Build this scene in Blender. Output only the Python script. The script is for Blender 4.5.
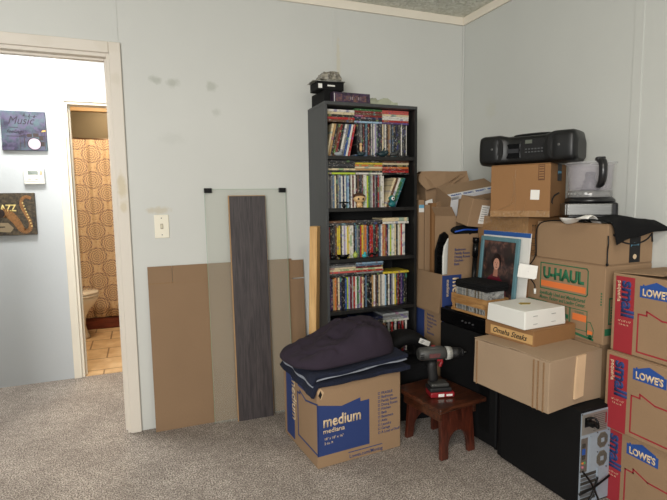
import bpy, bmesh, math, random
from mathutils import Vector, Matrix, Euler, noise
for o in list(bpy.data.objects): bpy.data.objects.remove(o)
SC = bpy.context.scene; COL = SC.collection
R = math.radians; PI = math.pi
random.seed(7)

# ---------------------------------------------------------------- camera
P, RL, YW = R(5.9136), R(-0.8199), R(21.527)
fw = Vector((math.sin(YW)*math.cos(P), math.cos(YW)*math.cos(P), -math.sin(P)))
rt = Vector((math.cos(YW), -math.sin(YW), 0)); up = rt.cross(fw)
rt2 = rt*math.cos(RL) + up*math.sin(RL); up2 = rt2.cross(fw)
cd = bpy.data.cameras.new('camera'); cam = bpy.data.objects.new('camera', cd); COL.objects.link(cam)
cam.matrix_world = Matrix(((rt2.x, up2.x, -fw.x, -2.08969), (rt2.y, up2.y, -fw.y, -2.85321), (rt2.z, up2.z, -fw.z, 1.27907), (0, 0, 0, 1)))
cd.sensor_width = 36; cd.lens = 489.24/667*36; cd.clip_start = 0.05
SC.camera = cam

# ---------------------------------------------------------------- light
def s2l(c):
    return tuple(((v/255)/12.92 if v/255 <= .04045 else ((v/255+.055)/1.055)**2.4) for v in c)
w = bpy.data.worlds.new('world'); SC.world = w; w.use_nodes = True
w.node_tree.nodes['Background'].inputs[0].default_value = (.95, .98, 1, 1)
w.node_tree.nodes['Background'].inputs[1].default_value = .155
def area(name, loc, target, sx, sy, power, col):
    l = bpy.data.lights.new(name, 'AREA'); l.shape = 'RECTANGLE'; l.size = sx; l.size_y = sy; l.energy = power; l.color = col
    o = bpy.data.objects.new(name, l); COL.objects.link(o); o.location = loc
    o.rotation_euler = (Vector(target)-Vector(loc)).to_track_quat('-Z', 'Y').to_euler(); return o
area('window_daylight', (-4.0, -5.0, 1.75), (-.9, -.6, 1.0), 2.0, 1.5, 184, (1, .985, .945))
area('ceiling_lamp_light', (-1.35, -2.6, 2.42), (-1.35, -2.6, 0), .5, .5, 17, (1, .92, .80))
area('hall_lamp_light', (-2.75, .50, 2.43), (-2.75, .56, 0), .6, .3, 32, (1, .98, .93))
area('bathroom_lamp_light', (-2.35, 1.75, 2.35), (-2.3, 2.1, 0), .4, .3, 24, (1, .80, .56))
area('tub_wall_fill_light', (-2.3, 2.95, 2.42), (-2.3, 2.95, 0), .3, .3, 7, (1, .78, .5))  # added fill that brightens the wall above the curtain, not a real lamp
SC.view_settings.view_transform = 'Standard'; SC.view_settings.look = 'None'
SC.view_settings.exposure = 0.0; SC.view_settings.gamma = 1; SC.view_settings.use_curve_mapping = False

# ---------------------------------------------------------------- materials
def newmat(name):
    m = bpy.data.materials.new(name); m.use_nodes = True
    return m, m.node_tree, m.node_tree.nodes['Principled BSDF']
def node(t, kind, **kw):
    n = t.nodes.new(kind)
    for k, v in kw.items():
        if k in n.inputs: n.inputs[k].default_value = v
        else: setattr(n, k, v)
    return n
def mixc(t, fac, a, b, blend='MIX'):
    n = t.nodes.new('ShaderNodeMix'); n.data_type = 'RGBA'; n.blend_type = blend
    for i, v in ((0, fac), (6, a), (7, b)):
        if isinstance(v, bpy.types.NodeSocket): t.links.new(v, n.inputs[i])
        elif i == 0: n.inputs[i].default_value = v
        else: n.inputs[i].default_value = (*v[:3], 1)
    return n.outputs[2]
def math_(t, op, a, b=0., c=0.):
    n = t.nodes.new('ShaderNodeMath'); n.operation = op
    for i, v in enumerate((a, b, c)):
        if isinstance(v, bpy.types.NodeSocket): t.links.new(v, n.inputs[i])
        else: n.inputs[i].default_value = v
    return n.outputs[0]
def ramp(t, fac, a, b):
    n = t.nodes.new('ShaderNodeMapRange'); t.links.new(fac, n.inputs[0]); n.inputs[1].default_value = a; n.inputs[2].default_value = b
    return n.outputs[0]
def coords(t, scale=(1, 1, 1)):
    tc = t.nodes.new('ShaderNodeTexCoord'); mp = t.nodes.new('ShaderNodeMapping'); mp.inputs['Scale'].default_value = scale
    t.links.new(tc.outputs['Object'], mp.inputs[0]); return mp.outputs[0]
def mat(name, rgb, rough=.6, metal=0., var=.0, vscale=8, stretch=(1, 1, 1), bump=0., bscale=60, rgb2=None, coat=0., detail=4):
    m, t, b = newmat(name)
    c = s2l(rgb); b.inputs['Roughness'].default_value = rough; b.inputs['Metallic'].default_value = metal
    b.inputs['Base Color'].default_value = (*c, 1)
    b.inputs['Coat Weight'].default_value = coat
    if var or rgb2:
        n = node(t, 'ShaderNodeTexNoise', Scale=vscale, Detail=detail); t.links.new(coords(t, stretch), n.inputs['Vector'])
        f = ramp(t, n.outputs[0], .3, .7)
        c2 = s2l(rgb2) if rgb2 else tuple(v*(1-var) for v in c)
        t.links.new(mixc(t, f, c2, c), b.inputs['Base Color'])
    if bump:
        n = node(t, 'ShaderNodeTexNoise', Scale=bscale, Detail=3); t.links.new(coords(t, stretch), n.inputs['Vector'])
        bp = node(t, 'ShaderNodeBump', Strength=bump, Distance=.01); t.links.new(n.outputs[0], bp.inputs['Height']); t.links.new(bp.outputs[0], b.inputs['Normal'])
    return m
def glass(name, rgb, rough=.02, trans=1.0):
    m, t, b = newmat(name); b.inputs['Base Color'].default_value = (*s2l(rgb), 1); b.inputs['Roughness'].default_value = rough
    b.inputs['Transmission Weight'].default_value = trans; b.inputs['IOR'].default_value = 1.45
    return m
def clear(name, rgb, alpha):
    m, t, b = newmat(name); b.inputs['Base Color'].default_value = (*s2l(rgb), 1); b.inputs['Roughness'].default_value = .08
    b.inputs['Alpha'].default_value = alpha; b.inputs['Coat Weight'].default_value = .6
    return m
def cardboard(name, rgb, dark=.12):
    m, t, b = newmat(name); c = s2l(rgb)
    v = coords(t)
    n1 = node(t, 'ShaderNodeTexNoise', Scale=5, Detail=5); t.links.new(v, n1.inputs[0])
    n2 = node(t, 'ShaderNodeTexNoise', Scale=140, Detail=2); t.links.new(v, n2.inputs[0])
    a = mixc(t, ramp(t, n1.outputs[0], .3, .7), tuple(x*(1-dark) for x in c), c)
    a = mixc(t, ramp(t, n2.outputs[0], .35, .65), tuple(x*.93 for x in c), a)
    n3 = t.nodes.new('ShaderNodeMix'); n3.data_type = 'RGBA'
    t.links.new(a, b.inputs['Base Color']); b.inputs['Roughness'].default_value = .8
    wv = node(t, 'ShaderNodeTexWave', Scale=55, Distortion=.6); wv.bands_direction = 'X'
    t.links.new(v, wv.inputs[0])
    bp = node(t, 'ShaderNodeBump', Strength=.06, Distance=.002); t.links.new(wv.outputs[0], bp.inputs['Height'])
    bp2 = node(t, 'ShaderNodeBump', Strength=.25, Distance=.02); t.links.new(n1.outputs[0], bp2.inputs['Height']); t.links.new(bp.outputs[0], bp2.inputs['Normal'])
    t.links.new(bp2.outputs[0], b.inputs['Normal'])
    return m
CB = cardboard('cardboard', (156, 127, 97)); CBL = cardboard('cardboard_light', (165, 141, 115)); CBD = cardboard('cardboard_orange', (146, 106, 66))
CBS = cardboard('cardboard_sheet_brown', (142, 114, 86))
CBE = mat('cardboard_edge', (150, 118, 84), .9, var=.3, vscale=200)
TAPE = mat('packing_tape', (196, 164, 122), .25, var=.1, coat=.3)
CTAPE = mat('crinkled_clear_tape', (158, 122, 82), .3, var=.15, vscale=30, bump=.6, bscale=60, coat=.6)
BLK = mat('black_plastic', (15, 15, 16), .35); BLKM = mat('black_matte', (14, 14, 15), .75, var=.2); BLKG = mat('black_gloss', (10, 10, 11), .25)
BLKF = mat('black_fabric', (15, 15, 17), .95, var=.3, vscale=60, bump=.4, bscale=300)
for q_ in (BLK, BLKM, BLKG, BLKF): q_.node_tree.nodes['Principled BSDF'].inputs['Specular IOR Level'].default_value = .25
WHITE = mat('white_plastic', (226, 226, 220), .45); PAPER = mat('white_paper', (232, 230, 224), .8, var=.06, vscale=20)
NAVYINK = mat('navy_ink', (38, 58, 112), .75); BLUEINK = mat('blue_ink', (34, 76, 150), .7); REDINK = mat('red_ink', (160, 40, 50), .75, var=.1, vscale=10)
GREENINK = mat('green_ink', (36, 104, 70), .75); ORANGEINK = mat('orange_ink', (226, 120, 60), .75); BLACKINK = mat('black_ink', (24, 24, 26), .75)
CREAMINK = mat('cream_ink', (214, 190, 156), .75); PALEBLUE = mat('pale_blue_ink', (110, 170, 200), .7)
STEEL = mat('brushed_steel', (122, 122, 120), .38, .9, var=.3, vscale=12, stretch=(1, 1, 30)); ZINC = mat('galvanised_steel', (158, 170, 182), .5, .15, var=.12, vscale=30)
DARKM = mat('dark_grille', (70, 68, 64), .6, .4); REDP = mat('red_plastic', (140, 28, 36), .4)
TRIMW = mat('trim_cream', (236, 228, 212), .55, var=.05, vscale=3)

# wall paint with spackle stains (positions on the back wall)
def wallmat(name, rgb, stains=()):
    m, t, b = newmat(name); c = s2l(rgb); v = coords(t); b.inputs['Roughness'].default_value = .42
    n = node(t, 'ShaderNodeTexNoise', Scale=1.4, Detail=4); t.links.new(v, n.inputs[0])
    col = mixc(t, ramp(t, n.outputs[0], .3, .7), tuple(x*.95 for x in c), c)
    nn = node(t, 'ShaderNodeTexNoise', Scale=28, Detail=3); t.links.new(v, nn.inputs[0])
    for (x, y, z, rx, rz, amt, sc) in stains:
        d = t.nodes.new('ShaderNodeVectorMath'); d.operation = 'SUBTRACT'; t.links.new(v, d.inputs[0]); d.inputs[1].default_value = (x, y, z)
        s = t.nodes.new('ShaderNodeVectorMath'); s.operation = 'MULTIPLY'; t.links.new(d.outputs[0], s.inputs[0]); s.inputs[1].default_value = (1/rx, 1/rx, 1/rz)
        l = t.nodes.new('ShaderNodeVectorMath'); l.operation = 'LENGTH'; t.links.new(s.outputs[0], l.inputs[0])
        q = math_(t, 'ADD', l.outputs['Value'], math_(t, 'MULTIPLY', math_(t, 'SUBTRACT', nn.outputs[0], .5), 2.0))
        f = math_(t, 'MULTIPLY', ramp(t, q, 1.3, .5), amt)
        col = mixc(t, f, col, s2l(sc))
    t.links.new(col, b.inputs['Base Color'])
    n2 = node(t, 'ShaderNodeTexNoise', Scale=45, Detail=4); t.links.new(v, n2.inputs[0])
    bp = node(t, 'ShaderNodeBump', Strength=.05, Distance=.01); t.links.new(n2.outputs[0], bp.inputs['Height']); t.links.new(bp.outputs[0], b.inputs['Normal'])
    return m
G = (158, 162, 150)
WALL = wallmat('wall_paint', (206, 207, 202), [(-1.975, 0, 1.93, .03, .02, .55, G), (-1.885, 0, 1.918, .032, .024, .55, G), (-1.677, 0, 1.915, .028, .028, .5, G), (-1.66, 0, 1.775, .022, .022, .3, G),
    (-1.90, 0, 1.62, .07, .03, .12, G), (-1.99, 0, 1.232, .06, .02, .5, (186, 172, 140)), (-.915, 0, 2.10, .012, .12, .4, (206, 196, 164)), (-.915, 0, 2.20, .012, .04, .3, (206, 196, 164))])
RWALL = wallmat('right_wall_paint', (203, 205, 200), [(0, -.29, 1.83, .05, .06, .25, (196, 196, 176)), (0, -1.34, 2.18, .03, .04, .2, (200, 200, 180))])
HWALL = wallmat('hall_paint', (200, 205, 209))
CAS = wallmat('casing_paint', (222, 214, 202), [(-2.165, -.016, 1.92, .03, .03, .3, (200, 190, 170)), (-2.17, -.016, 1.37, .022, .06, .6, (196, 180, 140)), (-2.165, -.016, 1.26, .02, .03, .5, (196, 180, 140)), (-2.19, -.016, 2.08, .05, .04, .25, (200, 190, 170)), (-2.5, -.016, 2.08, .05, .03, .2, (200, 190, 170))])

def carpetmat():
    m, t, b = newmat('carpet'); v = coords(t); b.inputs['Roughness'].default_value = 1
    vo = node(t, 'ShaderNodeTexVoronoi', Scale=170); t.links.new(v, vo.inputs[0])
    n1 = node(t, 'ShaderNodeTexNoise', Scale=150, Detail=6); t.links.new(v, n1.inputs[0])
    n2 = node(t, 'ShaderNodeTexNoise', Scale=4, Detail=4); t.links.new(v, n2.inputs[0])
    n3 = node(t, 'ShaderNodeTexNoise', Scale=190, Detail=2); t.links.new(v, n3.inputs[0])
    c = mixc(t, ramp(t, n1.outputs[0], .39, .61), s2l((106, 97, 89)), s2l((234, 223, 212)))
    c = mixc(t, ramp(t, n3.outputs[0], .42, .62), mixc(t, .5, c, s2l((110, 98, 88))), c)
    c = mixc(t, ramp(t, n2.outputs[0], .4, .62), mixc(t, .26, c, s2l((96, 86, 80))), c)
    n4 = node(t, 'ShaderNodeTexNoise', Scale=26, Detail=5); t.links.new(v, n4.inputs[0])
    c = mixc(t, ramp(t, n4.outputs[0], .38, .6), mixc(t, .28, c, s2l((90, 80, 74))), c)
    t.links.new(c, b.inputs['Base Color'])
    bp = node(t, 'ShaderNodeBump', Strength=.5, Distance=.005); t.links.new(n1.outputs[0], bp.inputs['Height'])
    bp2 = node(t, 'ShaderNodeBump', Strength=.6, Distance=.004); t.links.new(vo.outputs[0], bp2.inputs['Height']); t.links.new(bp.outputs[0], bp2.inputs['Normal'])
    t.links.new(bp2.outputs[0], b.inputs['Normal']); return m
CARPET = carpetmat()
def ceilmat():
    m, t, b = newmat('ceiling_texture'); v = coords(t); b.inputs['Roughness'].default_value = .8
    vo = node(t, 'ShaderNodeTexNoise', Scale=22, Detail=5, Distortion=1.5); t.links.new(v, vo.inputs[0])
    t.links.new(mixc(t, ramp(t, vo.outputs[0], .4, .65), s2l((214, 214, 200)), s2l((240, 240, 230))), b.inputs['Base Color'])
    bp = node(t, 'ShaderNodeBump', Strength=1., Distance=.03); t.links.new(vo.outputs[0], bp.inputs['Height']); t.links.new(bp.outputs[0], b.inputs['Normal']); return m
CEIL = ceilmat()
def tilemat():
    m, t, b = newmat('bathroom_tile'); v = coords(t)
    br = node(t, 'ShaderNodeTexBrick', Scale=1.0); t.links.new(v, br.inputs[0]); br.offset = .5
    br.inputs['Brick Width'].default_value = .3; br.inputs['Row Height'].default_value = .3; br.inputs['Mortar Size'].default_value = .006
    n = node(t, 'ShaderNodeTexNoise', Scale=9, Detail=5); t.links.new(v, n.inputs[0])
    c = mixc(t, ramp(t, n.outputs[0], .3, .7), s2l((196, 160, 116)), s2l((222, 192, 150)))
    c = mixc(t, br.outputs['Fac'], c, s2l((140, 112, 84))); t.links.new(c, b.inputs['Base Color']); b.inputs['Roughness'].default_value = .35; return m
def woodmat(name, a, bcol, stretch=(12, 12, 1), scale=3, rough=.5, coat=0., dist=1.5):
    m, t, b = newmat(name); v = coords(t, stretch)
    n = node(t, 'ShaderNodeTexNoise', Scale=scale, Detail=8, Distortion=dist); t.links.new(v, n.inputs[0])
    n2 = node(t, 'ShaderNodeTexNoise', Scale=scale*6, Detail=4); t.links.new(v, n2.inputs[0])
    c = mixc(t, ramp(t, n.outputs[0], .35, .65), s2l(a), s2l(bcol)); c = mixc(t, math_(t, 'MULTIPLY', ramp(t, n2.outputs[0], .45, .7), .35), c, tuple(x*.6 for x in s2l(a)))
    t.links.new(c, b.inputs['Base Color']); b.inputs['Roughness'].default_value = rough; b.inputs['Coat Weight'].default_value = coat
    bp = node(t, 'ShaderNodeBump', Strength=.15, Distance=.004); t.links.new(n.outputs[0], bp.inputs['Height']); t.links.new(bp.outputs[0], b.inputs['Normal']); return m
PLANK = woodmat('grey_laminate', (54, 49, 51), (78, 71, 71), stretch=(26, 12, 1.6), scale=2); PINE = woodmat('pine', (190, 146, 88), (216, 176, 118), scale=2)
STOOLW = woodmat('reddish_stained_wood', (46, 24, 15), (92, 50, 32), stretch=(2, 14, 14), scale=3, rough=.3, coat=.3)
STOOLV = woodmat('reddish_stained_wood_upright', (52, 22, 14), (92, 42, 28), stretch=(14, 14, 2), scale=3, rough=.35, coat=.25)
SHELFM = woodmat('black_woodgrain_laminate', (18, 18, 18), (30, 29, 28), stretch=(10, 10, 1), scale=4, rough=.5)
SHELFS = mat('black_laminate_lit', (66, 68, 69), .5, var=.15, vscale=6, stretch=(6, 6, 1))  # black laminate greyed as if lit, the light is painted into its colour

# ---------------------------------------------------------------- mesh helpers
def bx(bm, x0, x1, y0, y1, z0, z1, M=None, mi=0):
    vs = [Vector((x, y, z)) for x in (x0, x1) for y in (y0, y1) for z in (z0, z1)]
    if M is not None: vs = [M @ v for v in vs]
    v = [bm.verts.new(c) for c in vs]
    for f in ((0, 1, 3, 2), (4, 6, 7, 5), (0, 4, 5, 1), (2, 3, 7, 6), (0, 2, 6, 4), (1, 5, 7, 3)):
        fc = bm.faces.new([v[i] for i in f]); fc.material_index = mi
def cyl(bm, p0, p1, r0, r1=None, n=20, mi=0, caps=True):
    p0, p1 = Vector(p0), Vector(p1); r1 = r0 if r1 is None else r1
    d = (p1-p0).normalized(); a = d.orthogonal().normalized(); b = d.cross(a)
    A = [bm.verts.new(p0+(a*math.cos(2*PI*i/n)+b*math.sin(2*PI*i/n))*r0) for i in range(n)]
    B = [bm.verts.new(p1+(a*math.cos(2*PI*i/n)+b*math.sin(2*PI*i/n))*r1) for i in range(n)]
    for i in range(n):
        f = bm.faces.new((A[i], A[(i+1) % n], B[(i+1) % n], B[i])); f.smooth = True; f.material_index = mi
    if caps:
        bm.faces.new(A[::-1]).material_index = mi; bm.faces.new(B).material_index = mi
def tube(bm, pts, r, n=8, mi=0):
    pts = [Vector(p) for p in pts]; prev = None; ref = None
    for i, p in enumerate(pts):
        d = (pts[min(i+1, len(pts)-1)]-pts[max(i-1, 0)]).normalized()
        a = d.orthogonal().normalized() if ref is None else (ref-d*ref.dot(d)).normalized(); ref = a; b = d.cross(a)
        rr = r[i] if isinstance(r, (list, tuple)) else r
        ring = [bm.verts.new(p+(a*math.cos(2*PI*k/n)+b*math.sin(2*PI*k/n))*rr) for k in range(n)]
        if prev:
            for k in range(n):
                f = bm.faces.new((prev[k], prev[(k+1) % n], ring[(k+1) % n], ring[k])); f.smooth = True; f.material_index = mi
        else: bm.faces.new(ring[::-1]).material_index = mi
        prev = ring
    bm.faces.new(prev).material_index = mi
def lathe(bm, prof, c=(0, 0, 0), n=32, mi=0, sx=1, sy=1):
    prev = None
    for r, z in prof:
        ring = [bm.verts.new((c[0]+math.cos(2*PI*k/n)*r*sx, c[1]+math.sin(2*PI*k/n)*r*sy, c[2]+z)) for k in range(n)]
        if prev:
            for k in range(n):
                f = bm.faces.new((prev[k], prev[(k+1) % n], ring[(k+1) % n], ring[k])); f.smooth = True; f.material_index = mi
        prev = ring
def extrude_poly(bm, pts, y0, y1, T, mi=0):
    """pts in (u,v); T maps (u,v,n) to 3D"""
    A = [bm.verts.new(T(u, v, y0)) for u, v in pts]; B = [bm.verts.new(T(u, v, y1)) for u, v in pts]
    n = len(pts)
    for i in range(n): bm.faces.new((A[i], A[(i+1) % n], B[(i+1) % n], B[i])).material_index = mi
    bm.faces.new(A[::-1]).material_index = mi; bm.faces.new(B).material_index = mi
def spline(pts, k=6):
    pts = [Vector(p) for p in pts]; out = []
    for i in range(len(pts)-1):
        a = pts[max(i-1, 0)]; b = pts[i]; c = pts[i+1]; d = pts[min(i+2, len(pts)-1)]
        for j in range(k):
            t = j/k; out.append(.5*((2*b)+(c-a)*t+(2*a-5*b+4*c-d)*t*t+(3*b-a-3*c+d)*t**3))
    out.append(pts[-1]); return out
def obj(name, bm, m, parent=None, bevel=0., seg=2, sub=0, recalc=True):
    if recalc: bmesh.ops.recalc_face_normals(bm, faces=bm.faces)
    me = bpy.data.meshes.new(name); bm.to_mesh(me); bm.free()
    for q in (m if isinstance(m, (list, tuple)) else [m]): me.materials.append(q)
    o = bpy.data.objects.new(name, me); COL.objects.link(o)
    if parent is not None: o.parent = parent
    if bevel:
        b = o.modifiers.new('bevel', 'BEVEL'); b.width = bevel; b.segments = seg; b.limit_method = 'ANGLE'; b.angle_limit = R(40)
    if sub:
        s = o.modifiers.new('sub', 'SUBSURF'); s.levels = sub; s.render_levels = sub
    return o
def box(name, dims, m, parent=None, bevel=0., M=None, seg=2):
    bm = bmesh.new(); bx(bm, *dims, M=M); return obj(name, bm, m, parent, bevel, seg)
def tag(o, label, cat, group=None, kind=None):
    o['label'] = label; o['category'] = cat
    if group: o['group'] = group
    if kind: o['kind'] = kind
    return o
def thing(name, label, cat, loc=(0, 0, 0), rot=0., group=None, euler=None):
    o = bpy.data.objects.new(name, None); COL.objects.link(o); o.location = loc; o.empty_display_size = .05
    o.rotation_euler = euler if euler else (0, 0, R(rot)); return tag(o, label, cat, group)
def struct(name, dims, m, bevel=0., label=None):
    o = box(name, dims, m, None, bevel); o['kind'] = 'structure'
    if label: o['label'] = label
    return o

# faces of a box w,d,h centred on x,y with its base at z=0
def face(f, w, d, h):
    return {'F': lambda u, v, n: Vector((-w/2+u, -d/2-n, v)),
            'L': lambda u, v, n: Vector((-w/2-n, d/2-u, v)),
            'R': lambda u, v, n: Vector((w/2+n, -d/2+u, v)),
            'T': lambda u, v, n: Vector((-w/2+u, -d/2+v, h+n))}[f]
def poly(name, parent, T, polys, m, n0=-.0005, n1=.0008, label=None):
    bm = bmesh.new()
    for p in polys: extrude_poly(bm, p, n0, n1, T)
    o = obj(name, bm, m, parent)
    if label: o['label'] = label
    return o
def rect(u0, v0, u1, v1): return [(u0, v0), (u1, v0), (u1, v1), (u0, v1)]
def outline(pts, t):
    """closed line of thickness t as a set of quads"""
    out = []; n = len(pts)
    for i in range(n):
        a, b = Vector(pts[i]), Vector(pts[(i+1) % n]); d = (b-a).normalized(); q = Vector((-d.y, d.x))*t/2; e = d*t/2
        out.append([tuple(a-e-q), tuple(b+e-q), tuple(b+e+q), tuple(a-e+q)])
    return out
def circle(cu, cv, r, n=20, r2=None): return [(cu+r*math.cos(2*PI*i/n), cv+(r2 or r)*math.sin(2*PI*i/n)) for i in range(n)]
def text(name, parent, T, s, u, v, size, m, rot=0., bold=.0, align='LEFT', sx=1., shear=0., n=.0008, spacing=1., width=None):
    """flat lettering on a face, u,v = baseline start"""
    cu = bpy.data.curves.new('t', 'FONT'); cu.body = s; cu.size = size; cu.offset = bold*size; cu.align_x = align; cu.shear = shear; cu.space_character = spacing
    cu.resolution_u = 3
    to = bpy.data.objects.new('t', cu); COL.objects.link(to)
    dg = bpy.context.evaluated_depsgraph_get(); me = bpy.data.meshes.new_from_object(to.evaluated_get(dg))
    bpy.data.objects.remove(to); bpy.data.curves.remove(cu)
    c, si = math.cos(R(rot)), math.sin(R(rot))
    if width and me.vertices:
        xs = [vt.co.x for vt in me.vertices]; sx = width/(max(xs)-min(xs))
    for vt in me.vertices:
        x, y = vt.co.x*sx, vt.co.y
        vt.co = T(u+x*c-y*si, v+x*si+y*c, n)
    me.materials.clear(); me.materials.append(m); me.name = name
    o = bpy.data.objects.new(name, me); COL.objects.link(o); o.parent = parent
    md = o.modifiers.new('th', 'SOLIDIFY'); md.thickness = .0004
    return o

def wobble(bm, amp, sc=6, seed=0):
    for v in bm.verts:
        v.co += Vector(noise.noise_vector(v.co*sc+Vector((seed, seed*2, 0))))*amp
def subdiv_box(w, d, h, k=8):
    bm = bmesh.new(); bx(bm, -w/2, w/2, -d/2, d/2, 0, h)
    bmesh.ops.subdivide_edges(bm, edges=bm.edges, cuts=k, use_grid_fill=True); return bm
def carton(name, label, cat, x, y, z, w, d, h, rot=0., m=None, wob=0., flaps='x', group=None, tape=True, euler=None, lift=(0, 0), seed=0, tapeface=True):
    """closed carton: body, two top flaps that meet in the middle, tape"""
    m = m or CB; r = thing(name, label, cat, (x, y, z), rot, group, euler)
    t = .004
    bm = subdiv_box(w, d, h-t, 6)
    if wob: wobble(bm, wob, 5, seed)
    obj('body', bm, m, r, .003)
    hh = h-t
    for i, s in enumerate((-1, 1)):
        a = R(lift[i]); bm = bmesh.new()
        if flaps == 'x':   # flaps hinged on the x sides
            M = Matrix.Translation((s*w/2, 0, hh)) @ Matrix.Rotation(s*a, 4, 'Y')
            bx(bm, min(0, -s*(w/2-.0015)), max(0, -s*(w/2-.0015)), -d/2+.002, d/2-.002, .0003, t, M)
        else:
            M = Matrix.Translation((0, s*d/2, hh)) @ Matrix.Rotation(-s*a, 4, 'X')
            bx(bm, -w/2+.002, w/2-.002, min(0, -s*(d/2-.0015)), max(0, -s*(d/2-.0015)), .0003, t, M)
        obj('flap', bm, m, r, .001, 1)
    if tape:
        bm = bmesh.new()
        if flaps == 'x':
            bx(bm, -.025, .025, -d/2-.0012, d/2+.0012, h, h+.0008)
            if tapeface: bx(bm, -.025, .025, -d/2-.0012, -d/2-.0004, h-.07, h+.0008)
        else:
            bx(bm, -w/2-.0012, w/2+.0012, -.025, .025, h, h+.0008)
            if tapeface: bx(bm, -w/2-.0012, -w/2-.0004, -.025, .025, h-.07, h+.0008)
        obj('tape', bm, TAPE, r)
    return r
def open_carton(name, label, cat, x, y, z, w, d, h, rot=0., m=None, flaps=(), group=None, euler=None):
    m = m or CB; r = thing(name, label, cat, (x, y, z), rot, group, euler); t = .004
    bm = bmesh.new()
    bx(bm, -w/2, w/2, -d/2, d/2, 0, t); bx(bm, -w/2, w/2, -d/2, -d/2+t, t, h); bx(bm, -w/2, w/2, d/2-t, d/2, t, h)
    bx(bm, -w/2, -w/2+t, -d/2+t, d/2-t, t, h); bx(bm, w/2-t, w/2, -d/2+t, d/2-t, t, h)
    obj('body', bm, m, r)
    for side, ang, ln in flaps:   # ang measured from straight up, + outward
        bm = bmesh.new(); a = R(ang)
        if side == 'L': M = Matrix.Translation((-w/2+t/2, 0, h)) @ Matrix.Rotation(-a, 4, 'Y'); dm = (-t/2, t/2, -d/2+.004, d/2-.004, 0, ln)
        if side == 'R': M = Matrix.Translation((w/2-t/2, 0, h)) @ Matrix.Rotation(a, 4, 'Y'); dm = (-t/2, t/2, -d/2+.004, d/2-.004, 0, ln)
        if side == 'F': M = Matrix.Translation((0, -d/2+t/2, h)) @ Matrix.Rotation(a, 4, 'X'); dm = (-w/2+(.035 if w > .4 else .004), w/2-.004, -t/2, t/2, 0, ln)
        if side == 'B': M = Matrix.Translation((0, d/2-t/2, h)) @ Matrix.Rotation(-a, 4, 'X'); dm = (-w/2+.004, w/2-.004, -t/2, t/2, 0, ln)
        bx(bm, *dm, M=M); obj('flap', bm, m, r)
    return r

# ================================================================ SETTING
CH = 2.4735
struct('floor', (-4.2, 0.0, -4.2, 1.09, -.05, 0), CARPET, label='grey beige speckled loop carpet')
struct('wall_back', (-2.19, .1, 0, .1, 0, CH), WALL)
wl = bmesh.new(); bx(wl, -4.2, -2.97, 0, .1, 0, CH); bx(wl, -2.97, -2.19, 0, .1, 2.045, CH)
o = obj('wall_back_left', wl, WALL); o['kind'] = 'structure'
struct('wall_right', (0, .1, -4.2, 0, 0, CH), RWALL)
struct('ceiling', (-4.2, .1, -4.2, 0, CH, CH+.05), CEIL)
struct('ceiling_hall', (-4.2, -1.2, 0, 1.085, CH, CH+.05), HWALL)
# crown strips
struct('trim_1', (-4.2, -.014, -.014, 0, 2.422, CH), TRIMW, .003, 'cream ceiling strip along the back wall')
struct('trim_2', (-.014, 0, -4.2, 0, 2.422, CH), TRIMW, .003, 'cream ceiling strip along the right wall')
struct('trim_3', (-.951, -.929, -.003, 0, .0, 2.422), WALL, .001, 'thin batten over the back wall panel seam')
struct('trim_4', (-2.166, -2.146, -.003, 0, 2.1, 2.422), WALL, .001, 'thin batten above the doorway')
struct('trim_5', (-.004, 0, -1.29, -1.245, 0, 2.422), RWALL, .001, 'flat batten over the right wall panel seam')
struct('trim_6', (-.012, -.001, -.012, -.001, 0, 2.422), WALL, .002, 'corner bead between back and right wall')
# bedroom doorway: jamb + casing
bm = bmesh.new(); bx(bm, -2.21, -2.19, -.002, .102, 0, 2.045); bx(bm, -2.97, -2.95, -.002, .102, 0, 2.045); bx(bm, -2.95, -2.21, -.002, .102, 2.025, 2.045)
bx(bm, -2.222, -2.21, .035, .07, 0, 2.025); bx(bm, -2.95, -2.222, .035, .07, 2.013, 2.025)
o = obj('door_1', bm, CAS, None, .002); o['kind'] = 'structure'; o['label'] = 'cream painted jamb of the open doorway to the hall'
bm = bmesh.new(); bx(bm, -2.195, -2.138, -.016, 0, 0, 2.1); bx(bm, -3.02, -2.963, -.016, 0, 0, 2.1); bx(bm, -2.963, -2.195, -.016, 0, 2.043, 2.1)
o = obj('trim_7', bm, CAS, None, .004); o['kind'] = 'structure'; o['label'] = 'cream painted casing with stains around the doorway'
bm = bmesh.new(); bx(bm, -2.195, -2.138, .1, .114, 0, 2.1); bx(bm, -3.02, -2.963, .1, .114, 0, 2.1); bx(bm, -2.963, -2.195, .1, .114, 2.043, 2.1)
o = obj('trim_8', bm, CAS, None, .003); o['kind'] = 'structure'
# hall
Y = 1.085
bm = bmesh.new(); bx(bm, -4.2, -2.54, Y, Y+.09, 0, CH); bx(bm, -1.78, -1.2, Y, Y+.09, 0, CH); bx(bm, -2.54, -1.78, Y, Y+.09, 1.99, CH)
o = obj('wall_hall', bm, HWALL); o['kind'] = 'structure'
struct('wall_hall_right_unseen', (-1.25, -1.2, .1, Y, 0, CH), HWALL)  # unseen end wall, added to control the light in the hall
bm = bmesh.new(); bx(bm, -2.592, -2.54, Y-.014, Y, 0, 2.035); bx(bm, -1.78, -1.73, Y-.014, Y, 0, 2.035); bx(bm, -2.54, -1.78, Y-.014, Y, 1.985, 2.035)
o = obj('trim_9', bm, TRIMW, None, .003); o['kind'] = 'structure'; o['label'] = 'cream casing around the bathroom doorway'
bm = bmesh.new(); bx(bm, -2.54, -2.522, Y-.003, Y+.1, 0, 1.985); bx(bm, -1.798, -1.78, Y-.003, Y+.1, 0, 1.985); bx(bm, -2.522, -1.798, Y-.003, Y+.1, 1.967, 1.985); bx(bm, -2.522, -2.51, Y+.035, Y+.07, 0, 1.967)
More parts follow.
